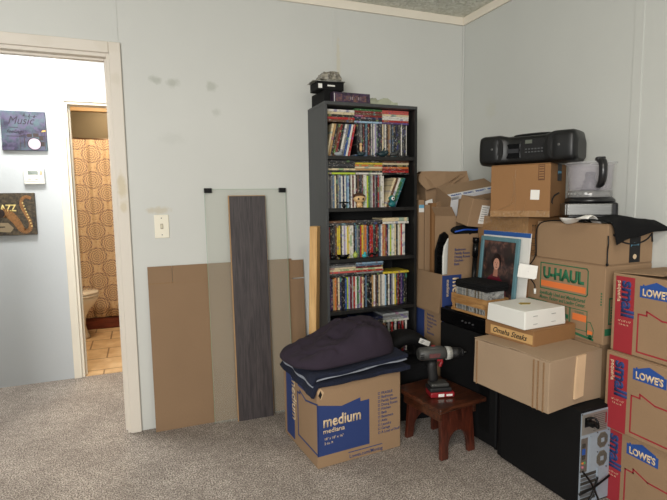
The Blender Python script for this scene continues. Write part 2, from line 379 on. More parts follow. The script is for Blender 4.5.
o = obj('door_2', bm, TRIMW, None, .002); o['kind'] = 'structure'; o['label'] = 'cream jamb of the bathroom doorway'
# bathroom
BW = mat('bathroom_wall', (150, 138, 116), .6, var=.05)
struct('floor_bathroom', (-3.3, -1.3, Y+.005, 3.35, -.05, .003), tilemat(), label='tan ceramic tile bathroom floor')
struct('wall_bathroom_back', (-3.3, -1.3, 3.35, 3.45, 0, CH), BW)
struct('wall_bathroom_left', (-3.35, -3.3, Y+.09, 3.45, 0, CH), BW)
struct('wall_bathroom_right', (-1.3, -1.25, Y+.09, 3.45, 0, CH), BW)
struct('ceiling_bathroom', (-3.35, -1.2, Y, 3.45, CH, CH+.05), TRIMW)
struct('trim_10', (-3.3, -1.3, 2.52, 2.58, 2.16, 2.22), mat('tan_trim', (196, 160, 112), .5), .003, 'tan strip above the shower')
struct('trim_11', (-3.3, -1.3, 2.52, 2.58, 2.22, CH), woodmat('soffit_wood', (96, 66, 40), (150, 110, 70), stretch=(1, 10, 10)), 0, 'brown wood grain panel above the shower')
# bathtub
r = thing('bathtub', 'pale bathtub mostly hidden behind the patterned shower curtain', 'bathtub', (-2.2, 2.98, 0))
bm = bmesh.new(); bx(bm, -.85, .85, -.36, -.3, .004, .45); bx(bm, -.85, .85, .3, .36, .004, .45); bx(bm, -.85, -.79, -.3, .3, .004, .45); bx(bm, .79, .85, -.3, .3, .004, .45); bx(bm, -.79, .79, -.3, .3, .004, .1)
obj('tub_shell', bm, mat('tub_enamel', (190, 182, 172), .3), r, .02, 3)
tag(box('bath_step', (-3.1, -1.5, 2.545, 2.605, .004, .112), woodmat('red_brown_wood', (110, 48, 30), (150, 72, 46), stretch=(1, 10, 10)), None, .006), 'reddish brown wooden strip on the tile in front of the bathtub', 'step')
# curtain rod + curtain
bm = bmesh.new(); cyl(bm, (-3.295, 2.58, 1.90), (-1.305, 2.58, 1.90), .012)
r = thing('curtain_rod', 'thin metal rod across the shower carrying the patterned curtain', 'rod', (0, 0, 0)); obj('rod', bm, mat('bronze', (120, 96, 76), .3, .7), r)
for i in range(12):
    bm = bmesh.new(); x = -3.0+i*.13
    tube(bm, [(x, 2.58+.02*math.cos(a), 1.895+.024*math.sin(a)) for a in [k*PI/6 for k in range(12)]], .002, 5); obj('ring', bm, STEEL, r)
def curtainmat():
    m, t, b = newmat('medallion_fabric'); tc = t.nodes.new('ShaderNodeTexCoord'); sp = t.nodes.new('ShaderNodeSeparateXYZ'); t.links.new(tc.outputs['Object'], sp.inputs[0])
    S = .25; X = math_(t, 'DIVIDE', sp.outputs[0], S); Z = math_(t, 'DIVIDE', sp.outputs[2], S)
    def ctr(ox, oz):
        a = math_(t, 'SUBTRACT', math_(t, 'FRACT', math_(t, 'ADD', X, ox)), .5); c = math_(t, 'SUBTRACT', math_(t, 'FRACT', math_(t, 'ADD', Z, oz)), .5)
        rr = math_(t, 'SQRT', math_(t, 'ADD', math_(t, 'MULTIPLY', a, a), math_(t, 'MULTIPLY', c, c))); th = math_(t, 'ARCTAN2', a, c); return rr, th, a, c
    col = None; CRM = s2l((212, 186, 150)); BR = s2l((112, 86, 90)); RU = s2l((186, 146, 112))
    r1, t1, a1, c1 = ctr(10, 10); r2, t2, a2, c2 = ctr(10.5, 10.5)
    rr = math_(t, 'MINIMUM', r1, r2); sel = math_(t, 'LESS_THAN', r1, r2)
    th = math_(t, 'ADD', math_(t, 'MULTIPLY', t1, sel), math_(t, 'MULTIPLY', t2, math_(t, 'SUBTRACT', 1, sel)))
    pet = math_(t, 'MULTIPLY', math_(t, 'SINE', math_(t, 'MULTIPLY', th, 12)), .018)
    q = math_(t, 'ADD', rr, pet)
    rings = math_(t, 'GREATER_THAN', math_(t, 'SINE', math_(t, 'MULTIPLY', q, 78)), -.45)
    dots = math_(t, 'GREATER_THAN', math_(t, 'MULTIPLY', math_(t, 'SINE', math_(t, 'MULTIPLY', th, 16)), math_(t, 'SINE', math_(t, 'MULTIPLY', rr, 120))), .25)
    inside = math_(t, 'LESS_THAN', q, .32)
    band = math_(t, 'MULTIPLY', math_(t, 'GREATER_THAN', rr, .33), math_(t, 'LESS_THAN', rr, .345))
    c = mixc(t, dots, BR, RU); c = mixc(t, rings, c, CRM)
    c = mixc(t, inside, CRM, c)
    vo = node(t, 'ShaderNodeTexVoronoi', Scale=55); t.links.new(tc.outputs['Object'], vo.inputs[0])
    c = mixc(t, math_(t, 'MULTIPLY', math_(t, 'LESS_THAN', vo.outputs[0], .3), math_(t, 'SUBTRACT', 1, inside)), c, RU)
    c = mixc(t, band, c, BR); t.links.new(c, b.inputs['Base Color']); b.inputs['Roughness'].default_value = .85; return m
bm = bmesh.new(); nx, nz = 200, 14; g = []
for i in range(nx+1):
    x = -3.1+1.5*i/nx; row = []
    for j in range(nz+1):
        z = .135+1.755*j/nz; row.append(bm.verts.new((x, 2.50+.014*math.sin(x*46)+.006*math.sin(x*90+z*2)+.02*(z/1.9), z)))
    g.append(row)
for i in range(nx):
    for j in range(nz): f = bm.faces.new((g[i][j], g[i+1][j], g[i+1][j+1], g[i][j+1])); f.smooth = True
o = obj('shower_curtain', bm, curtainmat()); tag(o, 'tan and brown medallion patterned shower curtain hanging in the bathroom', 'curtain')
o.modifiers.new('s', 'SOLIDIFY').thickness = .0015
# toilet
POR = mat('porcelain', (222, 212, 196), .15, coat=.4)
r = thing('toilet', 'white toilet beside the patterned shower curtain', 'toilet', (-2.72, 2.25, .003))
bm = bmesh.new(); prof = [(.10, 0), (.115, .01), (.10, .05), (.085, .12), (.09, .2), (.12, .27), (.165, .33), (.185, .375), (.185, .40), (.15, .40), (.12, .3), (.0, .26)]
lathe(bm, prof, (0, 0, 0), 28, sx=1.22); obj('bowl', bm, POR, r)
bm = bmesh.new(); lathe(bm, [(0, .402), (.188, .402), (.194, .41), (.19, .422), (0, .424)], n=28, sx=1.22); obj('seat', bm, POR, r)
bm = bmesh.new(); lathe(bm, [(0, .426), (.188, .426), (.194, .434), (.185, .448), (0, .452)], n=28, sx=1.22); obj('seat_lid', bm, POR, r)
bm = bmesh.new(); bx(bm, -.42, -.22, -.21, .21, .38, .74); obj('tank', bm, POR, r, .02, 3)
bm = bmesh.new(); bx(bm, -.43, -.21, -.22, .22, .742, .775); obj('tank_lid', bm, POR, r, .01, 3)
bm = bmesh.new(); bx(bm, -.38, -.08, -.09, .09, 0, .375); obj('pedestal', bm, POR, r, .03, 3)

# hall wall art and thermostat
def canvasmat(name, cols, sc=3):
    m, t, b = newmat(name); v = coords(t)
    n = node(t, 'ShaderNodeTexNoise', Scale=sc/.1, Detail=5, Distortion=.6); t.links.new(v, n.inputs[0])
    n2 = node(t, 'ShaderNodeTexNoise', Scale=sc/.25, Detail=3); t.links.new(v, n2.inputs[0])
    c = mixc(t, ramp(t, n2.outputs[0], .38, .6), s2l(cols[0]), s2l(cols[1])); c = mixc(t, ramp(t, n.outputs[0], .42, .7), c, s2l(cols[2]))
    t.links.new(c, b.inputs['Base Color']); b.inputs['Roughness'].default_value = .6; return m
r = thing('wall_canvas', 'purple and teal canvas reading Music with a drum kit, on hall wall', 'wall art', (-2.79, Y, 1.64))
box('canvas', (-.132, .132, -.022, 0, 0, .262), canvasmat('music_canvas', ((42, 38, 62), (72, 92, 100), (86, 74, 106))), r, .002)
T = lambda u, v, n: Vector((-.132+u, -.022-n, v))
INK = mat('charcoal_ink', (44, 36, 52), .7)
text('lettering', r, T, 'Music', .04, .175, .075, INK, bold=.0, shear=.35, width=.155)
text('lettering', r, T, 'feelings', .03, .115, .034, INK, bold=.01, shear=.4)
poly('small_print', r, T, [rect(.05, .150, .10, .154)], INK); poly('small_print', r, T, [rect(.03, .092, .12, .096)], INK)
poly('drum', r, T, [circle(.19, .045, .037, 28)], mat('pale_pink_drum', (190, 172, 190), .7), label='pale round bass drum')
poly('drum_kit', r, T, [rect(.15, .09, .178, .112), rect(.185, .092, .218, .116), rect(.22, .07, .245, .1), rect(.226, .03, .25, .06), rect(.13, .085, .135, .02), rect(.11, .10, .16, .103), rect(.2, .125, .25, .128), rect(.105, .01, .108, .1), rect(.252, .01, .255, .125)] +
     outline(circle(.19, .045, .041, 20), .004), mat('drum_black', (58, 46, 44), .7))
poly('cymbal', r, T, [[(.235, .125), (.262, .13), (.262, .14), (.24, .135)]], mat('cymbal_gold', (206, 160, 90), .6))
poly('music_notes', r, T, [rect(.14, .235, .144, .25), rect(.17, .23, .174, .246), rect(.2, .225, .204, .24), rect(.13, .228, .215, .231), circle(.138, .234, .005, 8), circle(.168, .229, .005, 8), circle(.198, .224, .005, 8)], INK)
r = thing('wall_canvas', 'brown canvas reading JAZZ with a golden saxophone, on hall wall', 'wall art', (-2.90, Y, 1.065))
box('canvas', (-.143, .143, -.022, 0, 0, .288), canvasmat('jazz_canvas', ((44, 38, 35), (66, 57, 46), (96, 84, 64)), 5), r, .002)
T = lambda u, v, n: Vector((-.143+u, -.022-n, v))
GOLD = mat('pale_gold_ink', (222, 200, 130), .7); BRZ = mat('sax_bronze', (160, 112, 66), .6, var=.4, vscale=60); DKB = mat('dark_brown_ink', (44, 30, 26), .7)
poly('banner', r, T, [[(0, .03), (.13, .02), (.15, .05), (.12, .085), (0, .09)]], mat('parchment', (158, 140, 112), .8, var=.2))
text('lettering', r, T, 'JAZZ', .068, .165, .062, GOLD, bold=.03, width=.11)
text('lettering', r, T, 'nd', .026, .17, .036, GOLD, bold=.02)
poly('small_print', r, T, [rect(.01, .055, .1, .062)], DKB, .0008, .0014)
bm = bmesh.new()
pp = spline([(.265, .25, 0), (.235, .262, 0), (.21, .245, 0), (.205, .2, 0), (.225, .15, 0), (.25, .09, 0), (.245, .04, 0), (.215, .025, 0), (.19, .05, 0), (.165, .1, 0), (.125, .145, 0), (.09, .155, 0)], 4)
for i in range(len(pp)-1):
    a, b_ = pp[i], pp[i+1]; d = (b_-a).normalized(); q = Vector((-d.y, d.x, 0)); k = i/len(pp); w0 = .010+.022*max(0, k-.45)/.55; w1 = w0+.0012
    extrude_poly(bm, [tuple((a-q*w0).xy), tuple((b_-q*w1).xy), tuple((b_+q*w1).xy), tuple((a+q*w0).xy)], -.0005, .001, T)
obj('saxophone', bm, BRZ, r)
poly('sax_bell', r, T, [circle(.078, .15, .026, 16, .03)], DKB, .0006, .0014)
poly('sax_keys', r, T, [circle(.213+.045*i/8, .22-.16*i/8, .005, 8) for i in range(9)], GOLD, .0006, .0018)
r = thing('thermostat', 'white rectangular thermostat with small screen on the hall wall', 'thermostat', (-2.75, Y, 1.41))
box('case', (-.063, .063, -.025, 0, 0, .113), WHITE, r, .006, seg=3); box('screen', (-.035, .025, -.0262, -.025, .068, .092), mat('lcd', (88, 104, 92), .2), r)
box('cover_seam', (-.06, .06, -.0258, -.025, .022, .024), mat('grey_line', (150, 150, 148), .6), r)
for i in range(2): box('button', (.036, .050, -.028, -.025, .068+i*.014, .077+i*.014), mat('tan_button', (220, 180, 130), .5), r, .001)
for i in range(2): box('button', (-.035+i*.04, -.018+i*.04, -.028, -.025, .036, .044), WHITE, r, .001)
# light switch
r = thing('light_switch', 'cream toggle light switch plate on the back wall', 'light switch', (-1.979, 0, 1.08))
box('plate', (-.038, .038, -.007, 0, 0, .128), mat('cream_plastic', (236, 230, 212), .4), r, .004, seg=3)
box('toggle', (-.005, .005, -.018, -.006, .055, .075), mat('cream_toggle', (214, 206, 184), .4), r, .002); box('toggle_slot', (-.007, .007, -.0078, -.0068, .05, .079), mat('slot_shadow', (170, 160, 140), .6), r)
for z in (.018, .11):
    bm = bmesh.new(); cyl(bm, (0, -.0068, z), (0, -.0082, z), .0032, n=10); obj('screw', bm, STEEL, r)

# ================================================================ LEANING THINGS
def lean(o, y_bottom, h, y_top):   # leans towards the back wall
    o.rotation_euler = (-math.atan2(y_top-y_bottom, h), 0, 0)
r = thing('cardboard_sheet', 'large flat unfolded cardboard sheet leaning against the back wall', 'cardboard', (0, -.058, .001))
bm = bmesh.new()
bx(bm, -2.065, -1.245, 0, .004, 0, .828); obj('panel', bm, CBS, r)
bm = bmesh.new(); bx(bm, -2.065, -1.938, .0, .004, .833, .925); obj('flap', bm, CBS, r)
bm = bmesh.new(); bx(bm, -1.936, -1.245, .0, .004, .8285, .925); obj('flap', bm, CBS, r)
bm = bmesh.new(); bx(bm, -1.2445, -1.17, .0, .004, .0, .80); bx(bm, -1.2445, -1.17, 0, .004, .806, .915); obj('side_flap', bm, CBS, r)
bm = bmesh.new(); bx(bm, -1.936, -1.17, -.0006, 0, .8275, .8292); bx(bm, -2.065, -1.936, .001, .003, .827, .834); bx(bm, -1.2455, -1.244, -.0006, 0, 0, .92); obj('crease', bm, CBE, r)
lean(r, -.058, .92, -.012)
def glassmat():
    m, t, b = newmat('pane_glass'); b.inputs['Base Color'].default_value = (*s2l((204, 208, 194)), 1); b.inputs['Roughness'].default_value = .04
    b.inputs['Alpha'].default_value = .13; b.inputs['Specular IOR Level'].default_value = .8
    return m
r = thing('glass_panel', 'tall clear glass sheet with black corner clips leaning over the cardboard', 'glass panel', (0, -.086, .001))
obj_ = box('pane', (-1.745, -1.275, 0, .005, 0, 1.345), glassmat(), r)
EDG = clear('glass_edge_green', (150, 186, 160), .7)
bm = bmesh.new(); bx(bm, -1.7465, -1.745, 0, .005, 0, 1.3465); bx(bm, -1.275, -1.2735, 0, .005, 0, 1.3465); bx(bm, -1.745, -1.275, 0, .005, 1.345, 1.3465); obj('pane_edge', bm, EDG, r)
for x in (-1.747, -1.315): box('corner_clip', (x, x+.043, -.004, .009, 1.325, 1.352), BLK, r, .002)
lean(r, -.086, 1.345, -.018)
r = thing('laminate_plank', 'dark grey woodgrain laminate plank leaning in front of the glass sheet', 'plank', (0, -.107, .001))
bm = bmesh.new(); bx(bm, -1.612, -1.405, -.0022, 0, 0, 1.306); obj('face', bm, PLANK, r)
bm = bmesh.new(); bx(bm, -1.618, -1.403, 0.0002, .0095, 0, 1.310); obj('core_board', bm, mat('fibreboard', (176, 140, 100), .8, var=.2), r)
lean(r, -.107, 1.305, -.037)
r = thing('pine_board', 'pale pine board standing on end against the left side of bookshelf', 'board', (-1.203, -.245, .001)); r.rotation_euler = (0, R(1.6), R(-38))
box('board', (-.022, .022, -.03, .03, 0, 1.13), PINE, r, .002)

# ================================================================ BOOKSHELF
SX0, SX1, SY0, SH = -1.120, -.535, -.29, 1.797
r = thing('bookshelf', 'tall black bookshelf packed with disc cases against the back wall', 'bookshelf', ((SX0+SX1)/2, SY0/2-.003, 0))
hw = (SX1-SX0)/2; hd = -SY0/2-.002
SHB = mat('shelf_back_black', (24, 24, 25), .8)
for s in (-1, 1):
    bm = bmesh.new(); bx(bm, min(s*hw, s*(hw-.016)), max(s*hw, s*(hw-.016)), -hd, hd, .0, SH)
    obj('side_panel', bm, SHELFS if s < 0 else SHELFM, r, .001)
TOPS = [1.521, 1.228, .936, .634, .335, .07]
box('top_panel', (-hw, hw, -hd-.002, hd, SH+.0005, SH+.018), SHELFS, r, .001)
for z in TOPS: box('shelf', (-hw+.0165, hw-.0165, -hd+.004, hd-.006, z-.02, z), SHELFM, r, .001)
box('back_panel', (-hw+.0165, hw-.0165, hd-.005, hd, .0, SH), SHB, r)
box('kick_plate', (-hw+.0165, hw-.0165, -hd+.02, -hd+.035, 0, .049), SHELFM, r)

PAL = {'white': (214, 210, 200), 'cream': (212, 196, 160), 'black': (26, 26, 28), 'charcoal': (58, 58, 62), 'grey': (120, 120, 120), 'red': (164, 36, 34), 'maroon': (96, 28, 34), 'pink-red': (196, 92, 84),
       'orange': (196, 110, 50), 'tan': (176, 140, 92), 'brown': (98, 66, 46), 'yellow': (206, 184, 60), 'lime': (176, 196, 60), 'green': (60, 110, 62), 'teal': (38, 104, 106), 'slate blue': (84, 108, 132),
       'blue': (42, 78, 142), 'navy': (30, 38, 74), 'pale blue': (150, 180, 200), 'lavender': (160, 150, 184), 'silver': (160, 164, 164), 'purple': (84, 56, 104), 'dark red': (124, 32, 30), 'beige': (190, 172, 140)}
DVDM = {}
def dvdmat(c):
    if c in DVDM: return DVDM[c]
    m, t, b = newmat('spine_'+c.replace(' ', '_').replace('-', '_')); base = s2l(PAL[c]); lum = sum(PAL[c])/3
    tc = t.nodes.new('ShaderNodeTexCoord'); oi = t.nodes.new('ShaderNodeObjectInfo')
    sp = t.nodes.new('ShaderNodeSeparateXYZ'); t.links.new(tc.outputs['Object'], sp.inputs[0])
    cb = t.nodes.new('ShaderNodeCombineXYZ')
    t.links.new(math_(t, 'MULTIPLY', oi.outputs['Random'], 97), cb.inputs[0]); t.links.new(math_(t, 'MULTIPLY', sp.outputs[0], 150), cb.inputs[1])
    t.links.new(math_(t, 'ADD', math_(t, 'MULTIPLY', sp.outputs[2], 75), math_(t, 'MULTIPLY', oi.outputs['Random'], 31)), cb.inputs[2])
    n = node(t, 'ShaderNodeTexNoise', Scale=1, Detail=2); t.links.new(cb.outputs[0], n.inputs[0])
    cb2 = t.nodes.new('ShaderNodeCombineXYZ'); t.links.new(math_(t, 'MULTIPLY', oi.outputs['Random'], 57), cb2.inputs[0]); t.links.new(math_(t, 'MULTIPLY', sp.outputs[2], 26), cb2.inputs[2])
    n2 = node(t, 'ShaderNodeTexNoise', Scale=1, Detail=1); t.links.new(cb2.outputs[0], n2.inputs[0])
    ac = (.02, .02, .025) if lum > 120 else (.62, .58, .5)
    hs = t.nodes.new('ShaderNodeHueSaturation'); hs.inputs['Color'].default_value = (*s2l((150, 96, 76)), 1)
    t.links.new(math_(t, 'FRACT', math_(t, 'MULTIPLY', oi.outputs['Random'], 7.3)), hs.inputs['Hue'])
    c1 = mixc(t, math_(t, 'MULTIPLY', ramp(t, n2.outputs[0], .60, .64), .6), base, hs.outputs[0])
    c1 = mixc(t, math_(t, 'MULTIPLY', ramp(t, n.outputs[0], .58, .66), .5), c1, ac)
    t.links.new(c1, b.inputs['Base Color']); b.inputs['Roughness'].default_value = .3
    DVDM[c] = m; return m
DM = {}
def dvd(c, wd=.0145, h=.19, d=.135):
    k = (c, round(wd, 4), round(h, 3))
    if k not in DM:
        bm = bmesh.new(); bx(bm, -wd/2+.0004, wd/2-.0004, -d/2, d/2, 0, h); bmesh.ops.bevel(bm, geom=[e for e in bm.edges if abs(e.verts[0].co.z-e.verts[1].co.z) > .1 and e.verts[0].co.y < 0], offset=.0022, segments=2, affect='EDGES')
        me = bpy.data.meshes.new('disc_case'); bmesh.ops.recalc_face_normals(bm, faces=bm.faces); bm.to_mesh(me); bm.free(); me.materials.append(dvdmat(c)); DM[k] = me
    o = bpy.data.objects.new('disc_case', DM[k]); COL.objects.link(o); return o
ORD = ['first', 'second', 'third', 'fourth', 'fifth', 'sixth', 'seventh', 'eighth', 'ninth', 'tenth', 'eleventh', 'twelfth', 'thirteenth', 'fourteenth', 'fifteenth', 'sixteenth', 'seventeenth', 'eighteenth', 'nineteenth', 'twentieth']
def ordn(i): return ORD[i] if i < 20 else ('twenty-'+ORD[i-20] if i < 29 else 'thirtieth' if i == 29 else 'thirty-'+ORD[i-30] if i < 39 else 'fortieth' if i == 39 else 'forty-'+ORD[i-40])
SN = ['top', 'second', 'third', 'fourth', 'fifth']
A = {'w': 'white', 'c': 'cream', 'k': 'black', 'h': 'charcoal', 'g': 'grey', 'r': 'red', 'm': 'maroon', 'p': 'pink-red', 'o': 'orange', 't': 'tan', 'b': 'brown', 'y': 'yellow', 'l': 'lime', 'G': 'green', 'T': 'teal',
     's': 'slate blue', 'B': 'blue', 'n': 'navy', 'a': 'pale blue', 'v': 'lavender', 'S': 'silver', 'u': 'purple', 'd': 'dark red', 'e': 'beige'}
# per shelf: uprights (leaning count at the left/right end) and three flat piles (bottom to top)
ROWS = [
 ('ctkbdkwgBwr', 10, 'kkhgkmkshdkwgwvgnkhkcgwkbtgkskknkhkwkhkw', 0, ('brkcw', 'akndbdG', 'urwwcpp'), 0),
 ('', 0, 'tghgsckgswnwsakwmwkbkhbwwlGgwmgkrgwwcbwGT', 5, ('lkckhkhk', 'wktcoykchk', 'krdokcbkhk'), 0),
 ('', 0, 'Bdkkhbyykwvwycwwksghrytoskrrhkdkswotdnwlwwckwcrww', 0, ('hb', 'kh', 'wc'), 0),
 ('', 0, 'TuntobcnkkBlvmSrwGSrckskkktwbhcgwwakwngwyndkunkk', 0, ('khpccgh', 'kgrcmsa', 'y'), 0),
 ('', 0, 'rnkskwkSdkbrkBwksdrkrwkdrkwgkrbkSkrkwkdkrkw', 0, ('Bn', 'khn', 'wSgS'), 0)]
XL, XR = SX0+.020, SX1-.042
for si, (ls, ln, us, rl, piles, _) in enumerate(ROWS):
    z = TOPS[si]+.0006; yc = -.178; n = 0
    us = us.strip(); x = XL
    cnt = len(ls)+len(us)
    grp = 'upright disc cases on the %s shelf' % SN[si]
    def put(c, x, a, wd, hh, n):
        o = dvd(A[c], wd, hh); o.location = (x, yc+random.uniform(-.003, .003), z); o.rotation_euler = (0, a, 0)
        tag(o, '%s-spined upright disc case on the %s shelf, %s from the left' % (A[c], SN[si], ordn(n)), 'disc case', grp)
    if ls:   # leaning block at the left end: tops tilt to the right
        for c in ls:
            a = R(13); wd = .0125; x0 = x+.001
            put(c, x0+wd/2, a, wd, .185, n); x += wd/math.cos(a)+.0005; n += 1
        x += .045
    rw = rl*.0165+.075 if rl else 0
    body = us[:len(us)-rl] if rl else us
    avail = XR-rw-x-(.012 if si == 2 else 0)-(.0 if si else .0); wd = avail/len(body)
    if si == 2: pass
    for c in body:
        put(c, x+wd/2, 0, wd, .19-(random.choice((0, 0, .0, .006)) if si in (1, 2, 3) else 0), n); x += wd; n += 1
    if rl:
        x += .001
        for c in us[len(us)-rl:]:
            a = R(22); w2 = .0145; put(c, x+w2/2, a, w2, .185, n); x += w2/math.cos(a)+.0005; n += 1
    # flat piles resting on the uprights
    for k, pl in enumerate(piles):
        zz = z+.1915; px = XL+.092+k*.176
        if si == 1 and k == 2: zz = z+.1915
        for q, c in enumerate(pl):
            th = (.0135 if len(pl) < 7 else .0112) if si != 2 or k != 2 or q == 0 else .022
            o = dvd(A[c], th, .178 if si else .176); o.location = (px-.089+random.uniform(-.002, .002), yc-.002, zz+th/2); o.rotation_euler = (0, R(90), 0)
            tag(o, '%s-spined disc case lying flat, %s from bottom of the %s pile, %s shelf' % (A[c], ordn(q), ('left', 'middle', 'right')[k], SN[si]), 'disc case', 'flat piled disc cases on the %s shelf' % SN[si])
            zz += th+.0003
# shelf figures and trinkets, standing at the front edge
def ball(bm, c, r, sx=1, sy=1, sz=1, n=14, mi=0):
    v0 = len(bm.verts); res = bmesh.ops.create_uvsphere(bm, u_segments=n+4, v_segments=n, radius=r)
    for v in res['verts']: v.co = Vector((v.co.x*sx, v.co.y*sy, v.co.z*sz))+Vector(c)
    for v in res['verts']:
        for f in v.link_faces: f.smooth = True; f.material_index = mi
SKIN = mat('toy_tan', (206, 170, 120), .4); HAIR = mat('toy_brown', (74, 46, 30), .5); TEALP = mat('toy_teal', (30, 108, 112), .4); DTEAL = mat('toy_dark_teal', (26, 50, 56), .5)
r = thing('toy_figure', 'big-headed vinyl toy with brown hair and round black eyes on second shelf', 'toy', (-.903, -.264, TOPS[1]+.0008))
bm = bmesh.new(); ball(bm, (0, 0, .017), .017, 1.1, .8, 1); ball(bm, (-.011, -.004, .005), .008, 1, 1.2, .62); ball(bm, (.011, -.004, .005), .008, 1, 1.2, .62); obj('body', bm, SKIN, r)
bm = bmesh.new(); ball(bm, (0, 0, .052), .03, 1.25, .8, .85); obj('head', bm, SKIN, r)
bm = bmesh.new(); ball(bm, (0, .005, .062), .03, 1.28, .82, .78); obj('hair', bm, HAIR, r)
for s in (-1, 1):
    bm = bmesh.new(); ball(bm, (s*.014, -.021, .05), .0065, 1, .5, 1, 8); obj('eye', bm, BLKG, r)
r = thing('toy_figure', 'round teal toy with one big white eye on second shelf', 'toy', (-.690, -.264, TOPS[1]+.0008))
bm = bmesh.new(); ball(bm, (0, 0, .018), .02, 1.2, .8, .9); obj('body', bm, TEALP, r)
bm = bmesh.new(); ball(bm, (0, 0, .05), .02, 1, .85, .95); obj('head', bm, TEALP, r)
bm = bmesh.new(); ball(bm, (0, -.013, .05), .0115, 1, .6, 1, 10); obj('eye', bm, WHITE, r)
bm = bmesh.new(); ball(bm, (0, -.0195, .05), .005, 1, .4, 1, 8); obj('pupil', bm, BLKG, r)
r = thing('toy_figure', 'small tan and dark teal standing figurine on the top shelf', 'toy', (-.89, -.262, TOPS[0]+.0008))
bm = bmesh.new(); ball(bm, (0, 0, .0115), .015, 1.5, .9, .72); ball(bm, (-.015, 0, .02), .008); ball(bm, (.017, 0, .018), .008); obj('base', bm, DTEAL, r)
bm = bmesh.new(); ball(bm, (0, 0, .045), .011, .8, .7, 1.7); ball(bm, (0, 0, .068), .009); obj('body', bm, SKIN, r)
r = thing('toy_figure', 'dark teal crouching creature figurine at right of the top shelf', 'toy', (-.752, -.262, TOPS[0]+.0008))
bm = bmesh.new(); ball(bm, (0, 0, .016), .018, 1.6, .9, .85); ball(bm, (.026, -.002, .026), .012, 1.2, .9, 1); obj('body', bm, DTEAL, r)
bm = bmesh.new(); tube(bm, [(-.025, 0, .016), (-.04, 0, .02), (-.05, 0, .012)], [.007, .005, .002]); tube(bm, [(.0, -.005, .026), (.008, -.004, .045), (.016, -.002, .05)], [.006, .004, .003]); obj('tail', bm, DTEAL, r)
bm = bmesh.new(); ball(bm, (.066, 0, .016), .016, 1.4, .8, .8); ball(bm, (.084, 0, .026), .011, 1, .8, 1); ball(bm, (.05, 0, .012), .008); tube(bm, [(.09, 0, .03), (.098, 0, .042), (.1, 0, .05)], [.005, .004, .002])
tag(obj('toy_figure', bm, mat('toy_grey', (60, 62, 62), .5)), 'grey lumpy creature figurine beside the dark teal one, top shelf', 'toy').location = (-.752+.01, -.262, TOPS[0]+.0026)
bm = bmesh.new(); ball(bm, (0, 0, .012), .014, 1.8, .8, .85); ball(bm, (.014, 0, .024), .009)
tag(obj('toy_figure', bm, mat('toy_pale', (150, 156, 160), .5)), 'small pale lumpy figurine at left of the top shelf', 'toy').location = (-1.03, -.262, TOPS[0]+.0006)
bm = bmesh.new(); tube(bm, [(-.028, 0, .03), (.0, 0, .034), (.028, 0, .03)], .004); ball(bm, (0, 0, .012), .012, 1, .8, 1); cyl(bm, (-.006, 0, .014), (-.006, 0, .032), .004, n=8)
tag(obj('toy_figure', bm, BLK), 'small black toy with a flat rotor shape at left of second shelf', 'toy').location = (-1.0, -.264, TOPS[1]+.0006)
bm = bmesh.new(); lathe(bm, [(.0, 0), (.018, 0), (.032, .01), (.038, .026), (.035, .026), (.03, .012), (0, .005)], n=24)
tag(obj('bowl', bm, BLKG), 'small shiny black bowl on the third shelf', 'bowl').location = (-1.005, -.252, TOPS[2]+.0006)
bm = bmesh.new(); ball(bm, (0, 0, .012), .013, 1.5, .8, .92); ball(bm, (-.012, 0, .028), .009)
tag(obj('toy_figure', bm, BLK), 'small black lumpy figurine left of the black bowl, third shelf', 'toy').location = (-1.068, -.262, TOPS[2]+.0006)
bm = bmesh.new(); ball(bm, (0, 0, .017), .017, .85, .85, 1); tube(bm, [(0, 0, .032), (.003, 0, .042)], .003)
tag(obj('toy_pear', bm, mat('toy_lime', (160, 176, 80), .5)), 'small lime green pear-shaped toy right of the black bowl', 'toy').location = (-.932, -.262, TOPS[2]+.0006)
bm = bmesh.new(); ball(bm, (0, 0, .011), .013, 1.2, .8, .88); ball(bm, (.004, 0, .026), .008)
tag(obj('toy_figure', bm, mat('toy_bright_teal', (60, 170, 176), .4)), 'small bright teal toy at the middle of the third shelf', 'toy').location = (-.873, -.262, TOPS[2]+.0006)
bm = bmesh.new(); tube(bm, spline([(-.03, 0, .008), (-.01, 0, .02), (.012, 0, .012), (.03, 0, .03)], 4), .006)
tag(obj('toy_figure', bm, BLK), 'thin curved black trinket right of the bright teal toy, third shelf', 'toy').location = (-.815, -.262, TOPS[2]+.0022)

# on top of the bookshelf
zt = SH+.0185
r = thing('game_box', 'black storage box at the bottom of the pile on top of bookshelf', 'box', (-1.055, -.15, zt), 3)
box('body', (-.05, .02, -.085, .1, 0, .070), BLKM, r, .002)
r = thing('box_set', 'purple-patterned disc box set lying on top of the bookshelf', 'box set', (-.945, -.213, zt), 2)
box('slipcase', (-.118, .110, -.06, .06, 0, .056), mat('purple_slipcase', (74, 52, 84), .35, rgb2=(30, 24, 30), vscale=45), r, .0015)
T = lambda u, v, n: Vector((-.115+u, -.06-n, v))
poly('spine_art', r, T, [rect(.012, .006, .05, .044), rect(.06, .01, .10, .04), rect(.115, .006, .15, .046), rect(.16, .01, .2, .042)], mat('spine_art', (120, 84, 70), .4, rgb2=(50, 36, 74), vscale=90))
poly('spine_lettering', r, T, [rect(.07+.013*i, .018, .078+.013*i, .034) for i in range(8)], mat('spine_lettering', (150, 136, 140), .4))
poly('spine_edge', r, T, [rect(.002, .002, .005, .048)], PAPER)
r = thing('black_case', 'flat black case with white lettering stacked on the bookshelf top boxes', 'case', (-1.052, -.185, zt+.0712), 1)
box('body', (-.088, .072, -.05, .07, 0, .046), BLKM, r, .003)
T = lambda u, v, n: Vector((-.088+u, -.05-n, v))
poly('lettering_bar', r, T, [rect(.06, .02, .105, .028)], PAPER); poly('label', r, T, [rect(.005, .008, .028, .032)], PAPER)
